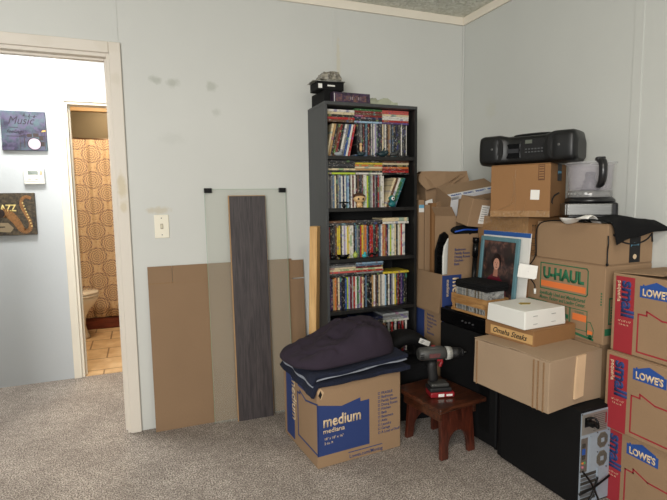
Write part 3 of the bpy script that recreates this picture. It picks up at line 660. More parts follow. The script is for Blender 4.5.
r = thing('folded_flyer', 'thin folded paper leaflet on the black case above bookshelf', 'leaflet', (-1.055, -.18, zt+.1180), -4)
bm = bmesh.new(); bx(bm, -.105, .06, -.06, .06, 0, .003); bx(bm, -.02, .085, -.066, .05, .0035, .006, Matrix.Rotation(R(4), 4, 'Y')@Matrix.Rotation(R(-5), 4, 'Z')); obj('sheet', bm, mat('dark_leaflet', (50, 50, 46), .4, rgb2=(190, 190, 180), vscale=25), r)
bm = bmesh.new(); bx(bm, -.068, .055, -.05, .05, 0, .045); bmesh.ops.subdivide_edges(bm, edges=bm.edges, cuts=5, use_grid_fill=True); wobble(bm, .012, 30)
for v in bm.verts: v.co.x *= 1-.25*max(0, v.co.z)/.045; v.co.z = max(v.co.z, 0)
o = obj('plastic_packet', bm, mat('silvery_plastic', (168, 162, 146), .25, rgb2=(70, 66, 60), vscale=60, bump=.6, bscale=80)); o.location = (-1.045, -.18, zt+.128); tag(o, 'silvery crinkled plastic packet at the very top of bookshelf pile', 'packet')
bm = bmesh.new(); bx(bm, -.085, .085, -.04, .04, 0, .028); bmesh.ops.subdivide_edges(bm, edges=bm.edges, cuts=7, use_grid_fill=True); wobble(bm, .02, 26, 4)
for v in bm.verts: v.co.z = max(0, v.co.z)*(1.5-6*abs(v.co.x+.03)) if v.co.z > 0 else 0; v.co.z = max(v.co.z, 0)
o = obj('plastic_bag', bm, clear('crumpled_plastic', (176, 180, 156), .9)); o.location = (-.735, -.215, zt); tag(o, 'crumpled greenish clear plastic bag at right on top of bookshelf', 'bag')

# ================================================================ FLOOR BOX WITH CLOTHES
W, D, H = .470, .432, .400
r = carton('moving_box', 'blue-printed medium moving box on the carpet under folded dark cloth', 'box', -1.146, -.530, .001, W, D, H, 4.9, CB, flaps='x', tape=False)
F = face('F', W, D, H); L = face('L', W, D, H)
sw = lambda pts: [(u, v) for u, v in pts]
poly('printed_panel', r, F, [[(.0, .060), (.285, .060), (.285, .292), (.235, .290), (.235, .31), (.13, .288), (.0, .315)]], NAVYINK, label='navy printed panel')
text('lettering', r, F, 'medium', .030, .200, .075, CREAMINK, bold=.025, n=.0014, width=.205); text('lettering', r, F, 'mediana', .030, .168, .033, CREAMINK, bold=.015, n=.0014, width=.115)
text('lettering', r, F, '18" x 18" x 16"', .035, .135, .017, CREAMINK, n=.0014); text('lettering', r, F, '3 cu. ft', .035, .113, .017, CREAMINK, n=.0014)
for i, s in enumerate(('FRAGILE', 'Bedroom', 'Family Room', 'Dining Room', 'Kitchen', 'Bath', 'Basement', 'Attic', 'Laundry', 'Garage', 'A Lotta of Stuff'.replace('Lotta', 'Load'))):
    v = .302-i*.0205; text('lettering', r, F, s, .355, v, .019, NAVYINK, bold=.015, sx=.95); poly('checkbox', r, F, outline(rect(.337, v+.001, .347, v+.011), .0018), NAVYINK)
text('lettering', r, F, 'Lowes.com/Moving', .17, .012, .026, NAVYINK, bold=.012, width=.19); poly('small_print', r, F, [rect(.165, .040, .36, .044)], NAVYINK)
poly('printed_band', r, L, [rect(.035, .02, .145, .37)], NAVYINK, label='navy vertical band')
text('lettering', r, L, 'medium', .118, .36, .085, CREAMINK, rot=-90, bold=.025, n=.0014, sx=.85)
poly('printed_outline', r, L, outline([(.195, .07), (.436, .07), (.436, .32), (.30, .292), (.225, .315), (.225, .30), (.195, .30)], .008), NAVYINK)
poly('printed_logo', r, L, [[(.20, .335), (.29, .335), (.29, .37), (.20, .37)]], NAVYINK)
# torn corner hole
poly('torn_corner', r, F, [[(.0, .385), (.02, .396), (.038, .372), (.022, .337), (.008, .362)]], mat('torn_paper', (196, 166, 130), .9), label='torn flap at the corner')
poly('hole', r, F, [[(.008, .362), (.02, .384), (.028, .364), (.019, .343)]], mat('hole_dark', (16, 14, 14), .9), .0006, .0012)
def cloth_slab(name, pts_fn, m, nx=60, ny=48, thick=.02):
    bm = bmesh.new(); g = [[bm.verts.new(pts_fn(i/nx, j/ny)) for j in range(ny+1)] for i in range(nx+1)]
    for i in range(nx):
        for j in range(ny): f = bm.faces.new((g[i][j], g[i+1][j], g[i+1][j+1], g[i][j+1])); f.smooth = True
    o = obj(name, bm, m, recalc=False); s = o.modifiers.new('s', 'SOLIDIFY'); s.thickness = thick; s.offset = -1
    b = o.modifiers.new('b', 'BEVEL'); b.width = thick*.45; b.segments = 3; b.limit_method = 'ANGLE'; return o
mw = Matrix.Translation((-1.146, -.530, .401)) @ Matrix.Rotation(R(4.9), 4, 'Z')
NAVYC = mat('navy_fleece', (20, 28, 52), .95, var=.35, vscale=40, bump=.8, bscale=160); PLUM = mat('plum_fabric', (42, 31, 46), .9, var=.18, vscale=8, bump=.3, bscale=14); FLWH = mat('fleece_lining', (150, 156, 168), .95, var=.2, vscale=50)
def navy(i, j, up=.0, ex=0.):
    x = -.272-ex+i*(.552+2*ex); y = -.240-ex+j*(.43+ex); z = .026+up
    z += .006*noise.noise(Vector((x*9, y*9, up*40)))
    e = max(0, -y-.218)/.028; l = max(0, -x-.238)/.034; z -= .012*min(1, e)**1.5*max(0, .75-i) + .055*min(1, l)**1.5*(1-.5*j)
    z += .030*i*(1 if up > .01 else .2)
    return mw @ Vector((x+.004*math.sin(y*40), y+.006*math.sin(x*22), z))
r = thing('folded_blanket', 'navy fleece blanket with pale lining folded on the medium moving box', 'blanket', (0, 0, 0))
for k, (m_, u_, th) in enumerate(((NAVYC, 0, .020), (FLWH, .014, .008), (NAVYC, .034, .018))):
    o = cloth_slab(['fold', 'lining', 'fold'][k], lambda i, j, u_=u_, k=k: navy(i, j, u_, -.012 if k == 1 else -.004*k), m_, thick=th); o.parent = r
def plum(i, j):
    a = 2*PI*i; rr = j; ca, sa = math.cos(a), math.sin(a)
    x = abs(ca)**.62*(1 if ca > 0 else -1)*rr; y = abs(sa)**.62*(1 if sa > 0 else -1)*rr
    X = .290*x*(1+.03*math.sin(3*a)); Yv = .205*y
    t = max(0, min(1, (X+.27)/.36)); hx = .034+.078*(t*t*(3-2*t))+.030*max(0, min(1, X/.24))
    hgt = (1-rr**6)**.6 if rr < 1 else 0
    f = (.030*noise.noise(Vector((X*8, Yv*10, 3)))+.012*noise.noise(Vector((X*22, Yv*18, 7))))*min(1, 3*(1-rr)+.2)
    cr = 0
    for x0, k, w_, am in ((.02, .5, .014, .026), (-.12, 1.0, .016, .016), (.15, -.3, .014, .012), (-.02, -1.6, .012, .010)):
        cr += am*math.exp(-((X-x0+k*(Yv+.13))/w_)**2)*hgt*(1 if Yv < .0 else .35)
    return mw @ Vector((X-.012, Yv-.006, .083+.022*t+hx*hgt+f-cr))
bm = bmesh.new(); NA, NR = 140, 44; g = [[bm.verts.new(plum(i/NA, (j+.5)/(NR+.5))) for j in range(NR+1)] for i in range(NA)]
for i in range(NA):
    for j in range(NR): f = bm.faces.new((g[i][j], g[(i+1) % NA][j], g[(i+1) % NA][j+1], g[i][j+1])); f.smooth = True
bm.faces.new([g[i][0] for i in range(NA)][::-1]).smooth = True
low = [bm.verts.new(g[i][NR].co*1.0+Vector((0, 0, -.012))) for i in range(NA)]
for i in range(NA): bm.faces.new((g[i][NR], g[(i+1) % NA][NR], low[(i+1) % NA], low[i])).smooth = True
bm.faces.new(low)
tag(obj('folded_jacket', bm, PLUM), 'bundled dark plum fabric jacket heaped on the navy blanket', 'clothing')

# ================================================================ STOOL + DRILL
r = thing('wooden_stool', 'small reddish-brown wooden step stool standing on the carpet', 'stool', (-.684, -.762, 0), 8)
box('seat', (-.152, .156, -.180, .178, .252, .275), STOOLW, r, .006, seg=3)
def arch_panel():
    w0, w1, h = .112, .105, .249; ra = .048; pts = [(-w0, 0), (-w0, .0), (-.062, 0)]
    pts = [(-w0, .001)] + [(-.068, .001)] + [(-.066*math.cos(a), .045+.085*math.sin(a)) for a in [i*PI/14 for i in range(15)]] + [(.068, .001), (w0, .001), (w1, h), (-w1, h)]
    return pts
for s in (-1, 1):
    bm = bmesh.new(); yy = s*.118
    extrude_poly(bm, arch_panel(), -.011, .011, lambda u, v, n: Vector((u-.010, yy-.012+n+s*(.249-v)*.07, v)))
    obj('leg_panel', bm, STOOLV, r, .003)
for s in (-1, 1):
    box('apron', (-.01+s*.1135-.008, -.01+s*.1135+.008, -.15, .13, .200, .2495), STOOLW, r, .002)
# drill
dr = thing('cordless_drill', 'grey and black cordless drill with red battery standing on the stool', 'drill', (-.712, -.80, .2765), -14); dr.scale = (1.13, 1.13, 1.13)
GRY = mat('drill_grey', (62, 62, 60), .45); DG = mat('drill_dark', (24, 24, 25), .6)
# x forward
bm = bmesh.new(); bx(bm, -.05, .062, -.038, .038, .0, .024); obj('battery', bm, REDP, dr, .006, 3)
bm = bmesh.new(); bx(bm, -.052, .05, -.036, .036, .0245, .044); o = obj('battery_top', bm, DG, dr, .006, 3)
bm = bmesh.new(); bx(bm, -.045, .04, -.03, .03, .0445, .062); obj('foot', bm, GRY, dr, .008, 3)
T = lambda u, v, n: Vector((u, -.038-n, v)); text('lettering', dr, T, 'BOLT 18V', -.02, .006, .015, PAPER, bold=.02) if False else None
poly('battery_label', dr, T, [rect(-.015, .005, .012, .018), rect(.022, .007, .05, .016)], PAPER)
bm = bmesh.new()
hp = [(-.028, .06), (-.026, .09), (-.034, .125), (-.03, .165)]
prev = None
for (cx, z) in hp:
    ring = [bm.verts.new((cx+.02*math.cos(a)*1.15, .017*math.sin(a), z)) for a in [k*PI/8 for k in range(16)]]
    if prev:
        for k in range(16): bm.faces.new((prev[k], prev[(k+1) % 16], ring[(k+1) % 16], ring[k])).smooth = True
    else: bm.faces.new(ring[::-1])
    prev = ring
bm.faces.new(prev); obj('grip', bm, DG, dr, sub=1)
bm = bmesh.new(); prev = None
for (x, rz, ry) in ((-.098, .024, .024), (-.09, .031, .029), (-.05, .033, .032), (0, .033, .032), (.02, .03, .03), (.028, .028, .028)):
    ring = [bm.verts.new((x, ry*math.cos(a), .192+rz*math.sin(a)*(1 if math.sin(a) > 0 else .85))) for a in [k*PI/10 for k in range(20)]]
    if prev:
        for k in range(20): bm.faces.new((prev[k], prev[(k+1) % 20], ring[(k+1) % 20], ring[k])).smooth = True
    else: bm.faces.new(ring[::-1])
    prev = ring
bm.faces.new(prev); obj('motor_housing', bm, GRY, dr)
bm = bmesh.new(); ball(bm, (-.02, 0, .219), .02, 2.2, .9, .5); obj('top_cover', bm, GRY, dr)
bm = bmesh.new(); cyl(bm, (.0285, 0, .192), (.056, 0, .192), .029, .027, 28)
for k in range(16): a = k*PI/8; cyl(bm, (.03, .0275*math.cos(a), .192+.0275*math.sin(a)), (.05, .0265*math.cos(a), .192+.0265*math.sin(a)), .0025, n=6)
obj('torque_collar', bm, mat('collar_silver', (176, 176, 170), .4, var=.25, vscale=80), dr)
bm = bmesh.new(); cyl(bm, (.0565, 0, .192), (.10, 0, .192), .0235, .0225, 24); cyl(bm, (.1, 0, .192), (.114, 0, .192), .0225, .012, 24); obj('chuck', bm, DG, dr)
bm = bmesh.new(); cyl(bm, (.114, 0, .192), (.128, 0, .192), .0035, n=8); obj('drill_bit', bm, STEEL, dr)
bm = bmesh.new(); tube(bm, spline([(.0, 0, .168), (.012, 0, .155), (.006, 0, .14), (.004, 0, .132)], 4), .008, 8); obj('trigger', bm, REDP, dr)
bm = bmesh.new(); bx(bm, -.02, .005, -.033, -.031, .168, .176); bx(bm, -.036, -.02, -.006, .006, .2265, .2305); obj('red_accent', bm, REDP, dr)
bm = bmesh.new()
for k in range(3): bx(bm, -.094+0*k, -.078, -.0315, -.029, .179+k*.009, .183+k*.009)
obj('vent', bm, BLK, dr)
poly('label_plate', dr, lambda u, v, n: Vector((u, -.0325-n, v)), [rect(-.055, .184, -.005, .202)], mat('drill_label', (120, 60, 60), .4, rgb2=(60, 60, 62), vscale=90), -.003, .0006)

# ================================================================ BLACK PADDED BAG behind the drill
r = thing('padded_bag', 'black padded bag with curved top and white tag behind the drill', 'bag', (-.70, -.40, .001), -6)
bm = bmesh.new(); bx(bm, -.155, .155, -.10, .09, 0, .33); bmesh.ops.subdivide_edges(bm, edges=bm.edges, cuts=5, use_grid_fill=True); wobble(bm, .012, 8)
for v in bm.verts: v.co.z = max(0, v.co.z)
obj('body', bm, BLKF, r, sub=1)
bm = bmesh.new(); arc = []
prev = None
for k in range(25):
    a = PI*k/24; cx = -.135*math.cos(a); cz = .33+.185*math.sin(a)**.8 if 0 < k < 24 else .33
    d = Vector((-math.cos(a), 0, math.sin(a))); c = Vector((cx, -.05, cz-.03))
    ring = [bm.verts.new(c+d*p+Vector((0, q, 0))) for p, q in ((-.04, -.075), (.025, -.08), (.04, -.06), (.042, .06), (.025, .08), (-.04, .075))]
    if prev:
        for q in range(6): bm.faces.new((prev[q], prev[(q+1) % 6], ring[(q+1) % 6], ring[q])).smooth = True
    else: bm.faces.new(ring[::-1])
    prev = ring
bm.faces.new(prev); obj('padded_arch', bm, BLKM, r, sub=1)
bm = bmesh.new(); M = Matrix.Translation((.078, -.136, .472)) @ Matrix.Rotation(R(24), 4, 'Y'); bx(bm, -.034, .034, -.002, .001, -.014, .014, M); obj('tag', bm, PAPER, r)
bm = bmesh.new(); 
for q in range(3): bx(bm, -.028+q*.004, -.01+q*.004, -.0028, -.002, -.008+q*.006, -.005+q*.006, M)
obj('tag_print', bm, mat('grey_ink', (110, 110, 110), .7), r)

# ================================================================ RIGHT STACKS
# computer tower with its rear to the viewer
TW, TD, TH = .182, .449, .419
r = thing('computer_tower', 'black desktop computer tower with bare metal rear panel on the carpet', 'computer', (-.400, -1.238, 0), 1.9)
box('shell', (-TW/2, TW/2, -TD/2+.006, TD/2, .006, TH), BLKM, r, .002)
box('front_bezel', (-TW/2, TW/2, TD/2+.0003, TD/2+.025, .006, TH), BLK, r, .008)
for sx in (-1, 1):
    for sy in (-1, 1): box('foot', (sx*.07-.012, sx*.07+.012, sy*.19-.012, sy*.19+.012, 0, .0055), BLK, r, .001)
F = face('F', TW, TD-.012, TH)
bm = bmesh.new(); extrude_poly(bm, rect(.005, .012, TW-.004, TH-.012), .0, .002, F); obj('rear_panel', bm, ZINC, r)
bm = bmesh.new(); extrude_poly(bm, rect(.008, TH-.105, TW-.028, TH-.018), .0021, .004, F)
o = obj('power_supply', bm, mat('psu_plate', (150, 148, 142), .5, .5), r, .001)
bm = bmesh.new()
for i in range(17):
    for j in range(9):
        u, v = .075+i*.0046, TH-.095+j*.0082
        if u < TW-.034: extrude_poly(bm, circle(u+(j % 2)*.0023, v, .0017, 6), .0041, .0045, F)
obj('vent_holes', bm, mat('vent_dark', (52, 50, 48), .7), r)
bm = bmesh.new(); extrude_poly(bm, rect(.022, TH-.072, .058, TH-.032), .0041, .006, F); M = F(.04, TH-.052, .006)
o = obj('socket', bm, BLK, r)
bm = bmesh.new(); c = F(.04, TH-.052, .006); bx(bm, c.x-.013, c.x+.013, c.y-.03, c.y, c.z-.009, c.z+.009); tube(bm, spline([c+Vector((0, -.03, 0)), c+Vector((.0, -.045, -.005)), c+Vector((-.004, -.045, .02)), c+Vector((-.008, -.03, .032)), c+Vector((-.03, -.02, .025))], 5), .0045, 8); obj('power_plug', bm, BLK, r, .002)
bm = bmesh.new(); extrude_poly(bm, rect(TW-.040, TH-.075, TW-.033, TH-.03), .0041, .0046, F); obj('warning_label', bm, REDP, r)
for k, v in enumerate((.272, .192)):
    fan = thing; bm = bmesh.new(); oc = [(.132+.033*math.cos(a), v+.036*math.sin(a)) for a in [PI/8+i*PI/4 for i in range(8)]]
    extrude_poly(bm, oc, .0021, .003, F); g = obj('fan_grille', bm, mat('grille_tan', (120, 114, 102), .6, .3), r)
    bm = bmesh.new()
    for i in range(-6, 7):
        for j in range(-6, 7):
            u = i*.0052+(j % 2)*.0026; w_ = j*.0052
            if .009 < max(abs(u), abs(w_)) and math.hypot(u, w_) < .031: extrude_poly(bm, circle(.132+u, v+w_, .0018, 6), .003, .0034, F)
    h_ = obj('grille_holes', bm, mat('vent_dark2', (60, 56, 50), .7), g)
    bm = bmesh.new(); extrude_poly(bm, rect(.123, v-.009, .141, v+.009), .0031, .0042, F); obj('fan_hub', bm, ZINC, g)
bm = bmesh.new(); extrude_poly(bm, rect(.008, .155, .045, .30), .0021, .003, F); io = obj('io_shield', bm, mat('io_plate', (112, 106, 100), .5, .4), r)
for (u0, v0, u1, v1, m_, nm) in ((.014, .262, .03, .278, DARKM, 'port'), (.014, .232, .03, .256, BLUEINK, 'port'), (.014, .212, .03, .228, DARKM, 'port'), (.014, .192, .022, .2, mat('port_orange', (200, 120, 60), .5), 'port'), (.024, .192, .032, .2, mat('port_green', (80, 150, 90), .5), 'port'), (.014, .175, .022, .183, mat('port_pink', (200, 120, 140), .5), 'port')):
    bm = bmesh.new(); extrude_poly(bm, rect(u0, v0, u1, v1), .0031, .006, F); obj(nm, bm, m_, io)
bm = bmesh.new(); extrude_poly(bm, rect(.055, .155, .07, .30), .0021, .005, F); obj('side_rib', bm, ZINC, r)
for i in range(7):
    bm = bmesh.new(); v = .028+i*.0175; extrude_poly(bm, rect(.012, v, .10, v+.013), .0021, .0034, F)
    s_ = obj('slot_cover', bm, mat('slot_cover', (130, 134, 138), .45, .6) if i % 2 else DARKM, r)
bm = bmesh.new(); extrude_poly(bm, rect(.105, .02, .111, .155), .0021, .006, F)
for i in range(7): cyl(bm, F(.108, .036+i*.0175, .006), F(.108, .036+i*.0175, .009), .003, n=8)
obj('slot_rail', bm, ZINC, r)
for (u0, v0, u1, v1) in ((.012, .165, .11, .02), (-.004, .07, .17, .11), (.03, .01, .10, .12)):
    bm = bmesh.new(); tube(bm, spline([F(u0, v0, .012), F((u0*.6+u1*.4), (v0*.6+v1*.4)+.004, .022), F(u1, v1, .012)], 6), .0042, 8); obj('cable', bm, BLK, r)
bm = bmesh.new()
for u, v in ((.008, TH-.016), (TW-.01, TH-.016), (.008, .16), (TW-.012, .24), (.1, .31), (.16, .15), (.165, .31), (.105, .225)): cyl(bm, F(u, v, .002), F(u, v, .0045), .003, n=8)
obj('screws', bm, STEEL, r)

# tall black cabinet
r = thing('speaker_cabinet', 'tall black box-shaped speaker cabinet standing between stool and computer tower', 'speaker', (-.393, -.745, 0), 6)
box('cabinet', (-.10, .12, -.212, .212, .02, .672), BLKG, r, .012, seg=3)
box('front_panel', (-.120, -.1005, -.215, .215, .02, .58), BLKM, r, .008, seg=3)
box('control_panel', (-.120, -.1005, -.215, .215, .585, .665), BLKG, r, .006, seg=3)
for i in range(4):
    bm = bmesh.new(); cyl(bm, (-.120, .03-i*.026, .625-.004*(i % 2)), (-.128, .03-i*.026, .625-.004*(i % 2)), .0045, n=12); obj('knob', bm, mat('knob_grey', (64, 64, 66), .3), r)
for sy in (-1, 1):
    for x in (-.08, .09):
        bm = bmesh.new(); cyl(bm, (x, sy*.185, 0), (x, sy*.185, .0195), .014, n=14); obj('foot', bm, BLK, r)
box('port_slot', (-.1225, -.1201, -.17, -.1, .09, .42), BLK, r, .001)

# shallow hidden supports (behind the tower / stacks)
g = 'plain boxes stacked behind the computer tower'
carton('cardboard_box', 'plain kraft box on the floor beneath the green-printed truck box', 'box', -.145, -1.163, .001, .27, .40, .324, 0, CB, tape=False)
carton('cardboard_box', 'plain kraft box directly beneath the green-printed truck box', 'box', -.145, -1.163, .326, .27, .40, .3155, 0, CB, tape=False)
carton('cardboard_box', 'narrow kraft box on the floor under the taped box by right wall', 'box', -.098, -.70, .001, .17, .20, .67, 0, CB, tape=False)

# long flap box on tower
W, D, H = .335, .405, .2125
r = carton('cardboard_box', 'wide beige cardboard box with loose top flaps on the computer tower', 'box', -.488, -1.215, .4225, W, D, H, 7.2, CBL, wob=.006, flaps='y', lift=(2, 1), tape=False, seed=3)
F = face('F', W, D, H); L = face('L', W, D, H)
poly('tape', r, F, [[(.15, .03), (.205, .035), (.215, H-.002), (.16, H-.004)]], mat('paper_tape', (216, 186, 150), .6, var=.1), -.001, .0075)
for u_ in (.33, .352, .378, .02): poly('fold_mark', r, L, [rect(u_, .0, u_+.003, H-.01)], CBE, -.001, .0055)
# mail order box
W, D, H = .277, .275, .071
r = carton('shipping_box', 'flat brown carton with black script label under the white box', 'box', -.4383, -1.1234, .637, W, D, H, 6.9, CBD, flaps='x', tape=False)
L = face('L', W, D, H)
poly('label', r, L, [rect(.035, .012, .27, .052)], mat('tan_label', (200, 160, 104), .7))
text('lettering', r, L, 'Omaha Steaks', .045, .021, .034, BLACKINK, bold=.015, shear=.45, n=.0014, sx=.98)
# white box
W, D, H = .250, .229, .080
r = thing('white_box', 'low white cardboard box with rounded slits on the brown script-label carton', 'box', (-.4666, -1.1274, .709), 3.7)
bm = subdiv_box(W, D, H, 5)
for v in bm.verts:
    k = v.co.z/H; v.co.x *= 1-.03*k; v.co.y *= 1-.03*k
obj('body', bm, WHITE, r, .004, 3)
T_ = face('T', W, D, H)
poly('sticker', r, T_, [[(.10, .12), (.14, .105), (.17, .125), (.13, .15), (.11, .145)]], mat('leaf_yellow', (206, 176, 60), .6, rgb2=(70, 80, 40), vscale=60), -.0005, .001, 'yellow leaf-shaped sticker')
F = face('F', W, D, H); poly('slit', r, F, [rect(.05, .02, .075, .0215), rect(.16, .02, .185, .0215), rect(.16, .055, .185, .0565), rect(.05, .055, .075, .0565)], mat('slit_grey', (150, 150, 146), .7), -.003, .0012)
# CD crate on the cabinet + lid
r = thing('wooden_crate', 'small slatted wooden crate full of clear disc cases on black cabinet', 'crate', (-.443, -.766, .6728), 5)
cw, cdp = .15, .265
CRW = woodmat('crate_wood', (150, 108, 62), (186, 142, 90), stretch=(12, 2, 12))
for i, z in enumerate((.001, .034, .066)):
    hgt = .027 if i else .012
    for s in (-1, 1):
        box('slat', (s*cw/2-.004 if s > 0 else -cw/2, s*cw/2 if s > 0 else -cw/2+.004, -cdp/2, cdp/2, z+(.008 if i == 1 else 0), z+hgt+(.0 if i != 1 else .004)), CRW, r, .001)
        box('slat', (-cw/2+.005, cw/2-.005, s*cdp/2-.004 if s > 0 else -cdp/2, s*cdp/2 if s > 0 else -cdp/2+.004, z, z+hgt), CRW, r, .001)
box('bottom_board', (-cw/2+.005, cw/2-.005, -cdp/2+.005, cdp/2-.005, .001, .005), CRW, r)
for sx in (-1, 1):
    for sy in (-1, 1): box('corner_post', (sx*(cw/2-.010)-.005, sx*(cw/2-.010)+.005, sy*(cdp/2-.010)-.005, sy*(cdp/2-.010)+.005, .0055, .09), CRW, r)
crate = r; bpy.context.view_layer.update()
JC = [mat('jewel_%d' % i, c, .15, coat=.6, rgb2=c2, vscale=70) for i, (c, c2) in enumerate((((170, 172, 170), (60, 60, 60)), ((200, 198, 190), (110, 108, 104)), ((90, 90, 92), (190, 190, 186)), ((140, 130, 110), (60, 56, 50))))]
JN = ['pale grey', 'off-white', 'dark grey', 'tan grey']
me0 = None; q = math.radians(5); cc, ss = math.cos(q), math.sin(q)
for i in range(20):
    if me0 is None:
        bm = bmesh.new(); bx(bm, -.058, .058, -.0048, .0048, 0, .122); mes = []
        for m_ in JC:
            b2 = bm.copy(); me = bpy.data.meshes.new('disc_jewel_case'); bmesh.ops.recalc_face_normals(b2, faces=b2.faces); b2.to_mesh(me); b2.free(); me.materials.append(m_); mes.append(me)
        bm.free(); me0 = True
    k = random.randrange(4); o = bpy.data.objects.new('disc_jewel_case', mes[k]); COL.objects.link(o)
    ly = -.112+i*.0112+(.006 if i > 9 else 0); o.location = (-.443-ss*ly, -.766+cc*ly, .6795); o.rotation_euler = (0, 0, q)
    tag(o, '%s disc jewel case in the wooden crate, %s from the front' % (JN[k], ordn(i)), 'disc case', 'jewel cases in the wooden crate')
r = thing('disc_wallet', 'black zipped disc wallet lying across the crate of disc cases', 'case', (-.440, -.772, .8025), 5)
box('body', (-.078, .076, -.125, .112, .0, .042), BLKF, r, .012, seg=4); box('zipper', (-.0795, .0775, -.1265, .1135, .019, .023), BLK, r, .003)

# lower moving boxes at x -.51
M1 = carton('moving_box', 'lower blue-printed medium moving box right of the bookshelf', 'box', -.275, -.290, .001, .46, .455, .41, 0, CB, flaps='x', tape=False)
L = face('L', .46, .455, .41)
poly('printed_panel', M1, L, [rect(.03, .06, .285, .35)], NAVYINK)
for i, s in enumerate(('Kitchen', 'Family Room', 'Dining Room', 'Bath', 'Garage', 'Laundry')): text('lettering', M1, L, s, .315, .36-i*.022, .02, NAVYINK, bold=.015, sx=.9)
M2 = open_carton('moving_box', 'open medium moving box stuffed with flat cartons, upper one beside bookshelf', 'box', -.275, -.290, .412, .46, .455, .43, 0, CB, flaps=(('F', 3, .23), ('B', 2, .2), ('R', 4, .2), ('L', 175, .225)))
F = face('F', .46, .455, .43); L = face('L', .46, .455, .43)
poly('printed_band', M2, F, [rect(.0, .02, .13, .425)], NAVYINK)
text('lettering', M2, F, 'medium', .072, .41, .085, CREAMINK, rot=-90, bold=.025, n=.0014, sx=.85); text('lettering', M2, F, 'mediana', .03, .40, .03, CREAMINK, rot=-90, bold=.01, n=.0014)
FF = lambda u, v, n: Vector((-.23+u, -.2275-.0015-n-v*math.tan(R(3)), .43+v))
for i, s in enumerate(('Bedroom', 'Family Room', 'Dining Room', 'Kitchen', 'Bath')): text('lettering', M2, FF, s, .075, .135-i*.021, .02, NAVYINK, bold=.015, n=.0018)
poly('printed_panel', M2, L, [rect(.10, .0, .27, .19)], NAVYINK)
for i, s in enumerate(('Bedroom', 'Family Room', 'Dining Room', 'Kitchen', 'Bath', 'Basement')): text('lettering', M2, L, s, .30, .165-i*.022, .02, NAVYINK, bold=.015, sx=.95)
# flat tall cartons in it
for i, (x, y, w_, d_, h_, rz, nm) in enumerate(((-.474, -.205, .04, .075, .85, 0, 'long kraft carton with a blue and white label, farthest left'), (-.432, -.215, .036, .06, .82, 4, 'long kraft carton, middle one of three upright in the open box'), (-.392, -.235, .03, .06, .83, -3, 'long pale kraft carton, rightmost of three upright in the open box'))):
    rr = thing('long_carton', nm, 'box', (x, y, .4175), rz, 'long cartons standing in the open moving box'); bm = bmesh.new(); bx(bm, -w_/2, w_/2, -d_/2, d_/2, 0, h_); obj('body', bm, CBD if i == 2 else CB, rr, .002)
    if i == 0: poly('label', rr, lambda u, v, n: Vector((-.02+u, -.0375-n, v)), [rect(.002, .775, .038, .82)], PAPER); poly('label_header', rr, lambda u, v, n: Vector((-.02+u, -.0375-n, v)), [rect(.002, .80, .038, .82)], PALEBLUE, .0009, .0015)
tag(box('flat_carton', (-.495, -.40, -.092, -.086, .4175, 1.30), CB), 'flat cardboard panel standing behind the long upright cartons', 'cardboard')
# black tray and white panel
r = thing('black_tray', 'black ribbed plastic tray standing on edge in the open moving box', 'tray', (-.435, -.395, .4175), 12)
bm = bmesh.new(); extrude_poly(bm, [(-.045, 0), (.055, 0), (.075, .55), (.07, .63), (.03, .66), (-.005, .645), (-.045, .55)], -.008, .008, lambda u, v, n: Vector((u, n, v))); obj('rim', bm, BLK, r, .003)
for k in range(14): box('rib', (-.035, .03, -.0125, -.0085, .2+k*.03, .21+k*.03), BLKG, r, .001)
r = thing('white_cover', 'white plastic cover with rounded top standing beside the black tray', 'panel', (-.425, -.455, .4175), 8)
bm = bmesh.new(); extrude_poly(bm, [(-.04, 0), (.05, 0), (.05, .62), (.03, .638), (0, .625), (-.03, .58), (-.04, .52)], -.006, .006, lambda u, v, n: Vector((u, n, v))); obj('panel', bm, WHITE, r, .003)
# inner open box with flaps
r = open_carton('cardboard_box', 'small open cardboard box with raised flaps above the white panel', 'box', -.300, -.335, .4175, .18, .15, .7525, 20, CB, flaps=(('B', -6, .085), ('R', 12, .075), ('L', 38, .07)))
# hidden kraft box that carries the upper pile
carton('cardboard_box', 'plain kraft box inside the open moving box, under the small parcels', 'box', -.125, -.33, .4175, .12, .34, .68, 0, CB, tape=False)
# crumpled box at the back
r = carton('cardboard_box', 'battered crumpled cardboard box with white sticker, nearest the room corner', 'box', -.27, -.112, 1.128, .27, .15, .31, -4, CB, wob=.022, tape=False, seed=9, flaps='y', lift=(8, 10))
F = face('F', .27, .15, .31)
bm = bmesh.new(); extrude_poly(bm, [(-.035, .315), (.29, .31), (.305, .26), (.28, .205), (.10, .195), (.07, .22), (-.01, .2), (-.05, .25)], .0, .006, lambda u, v, n: F(u, v, n+.012+.16*(.315-v)*1.2)); bmesh.ops.triangulate(bm, faces=bm.faces); bmesh.ops.subdivide_edges(bm, edges=bm.edges, cuts=3); wobble(bm, .02, 12, 2); obj('folded_flap', bm, CB, r)
poly('sticker', r, F, [[(.0, .06), (.05, .075), (.04, .145), (-.01, .13)]], PAPER, .018, .024)
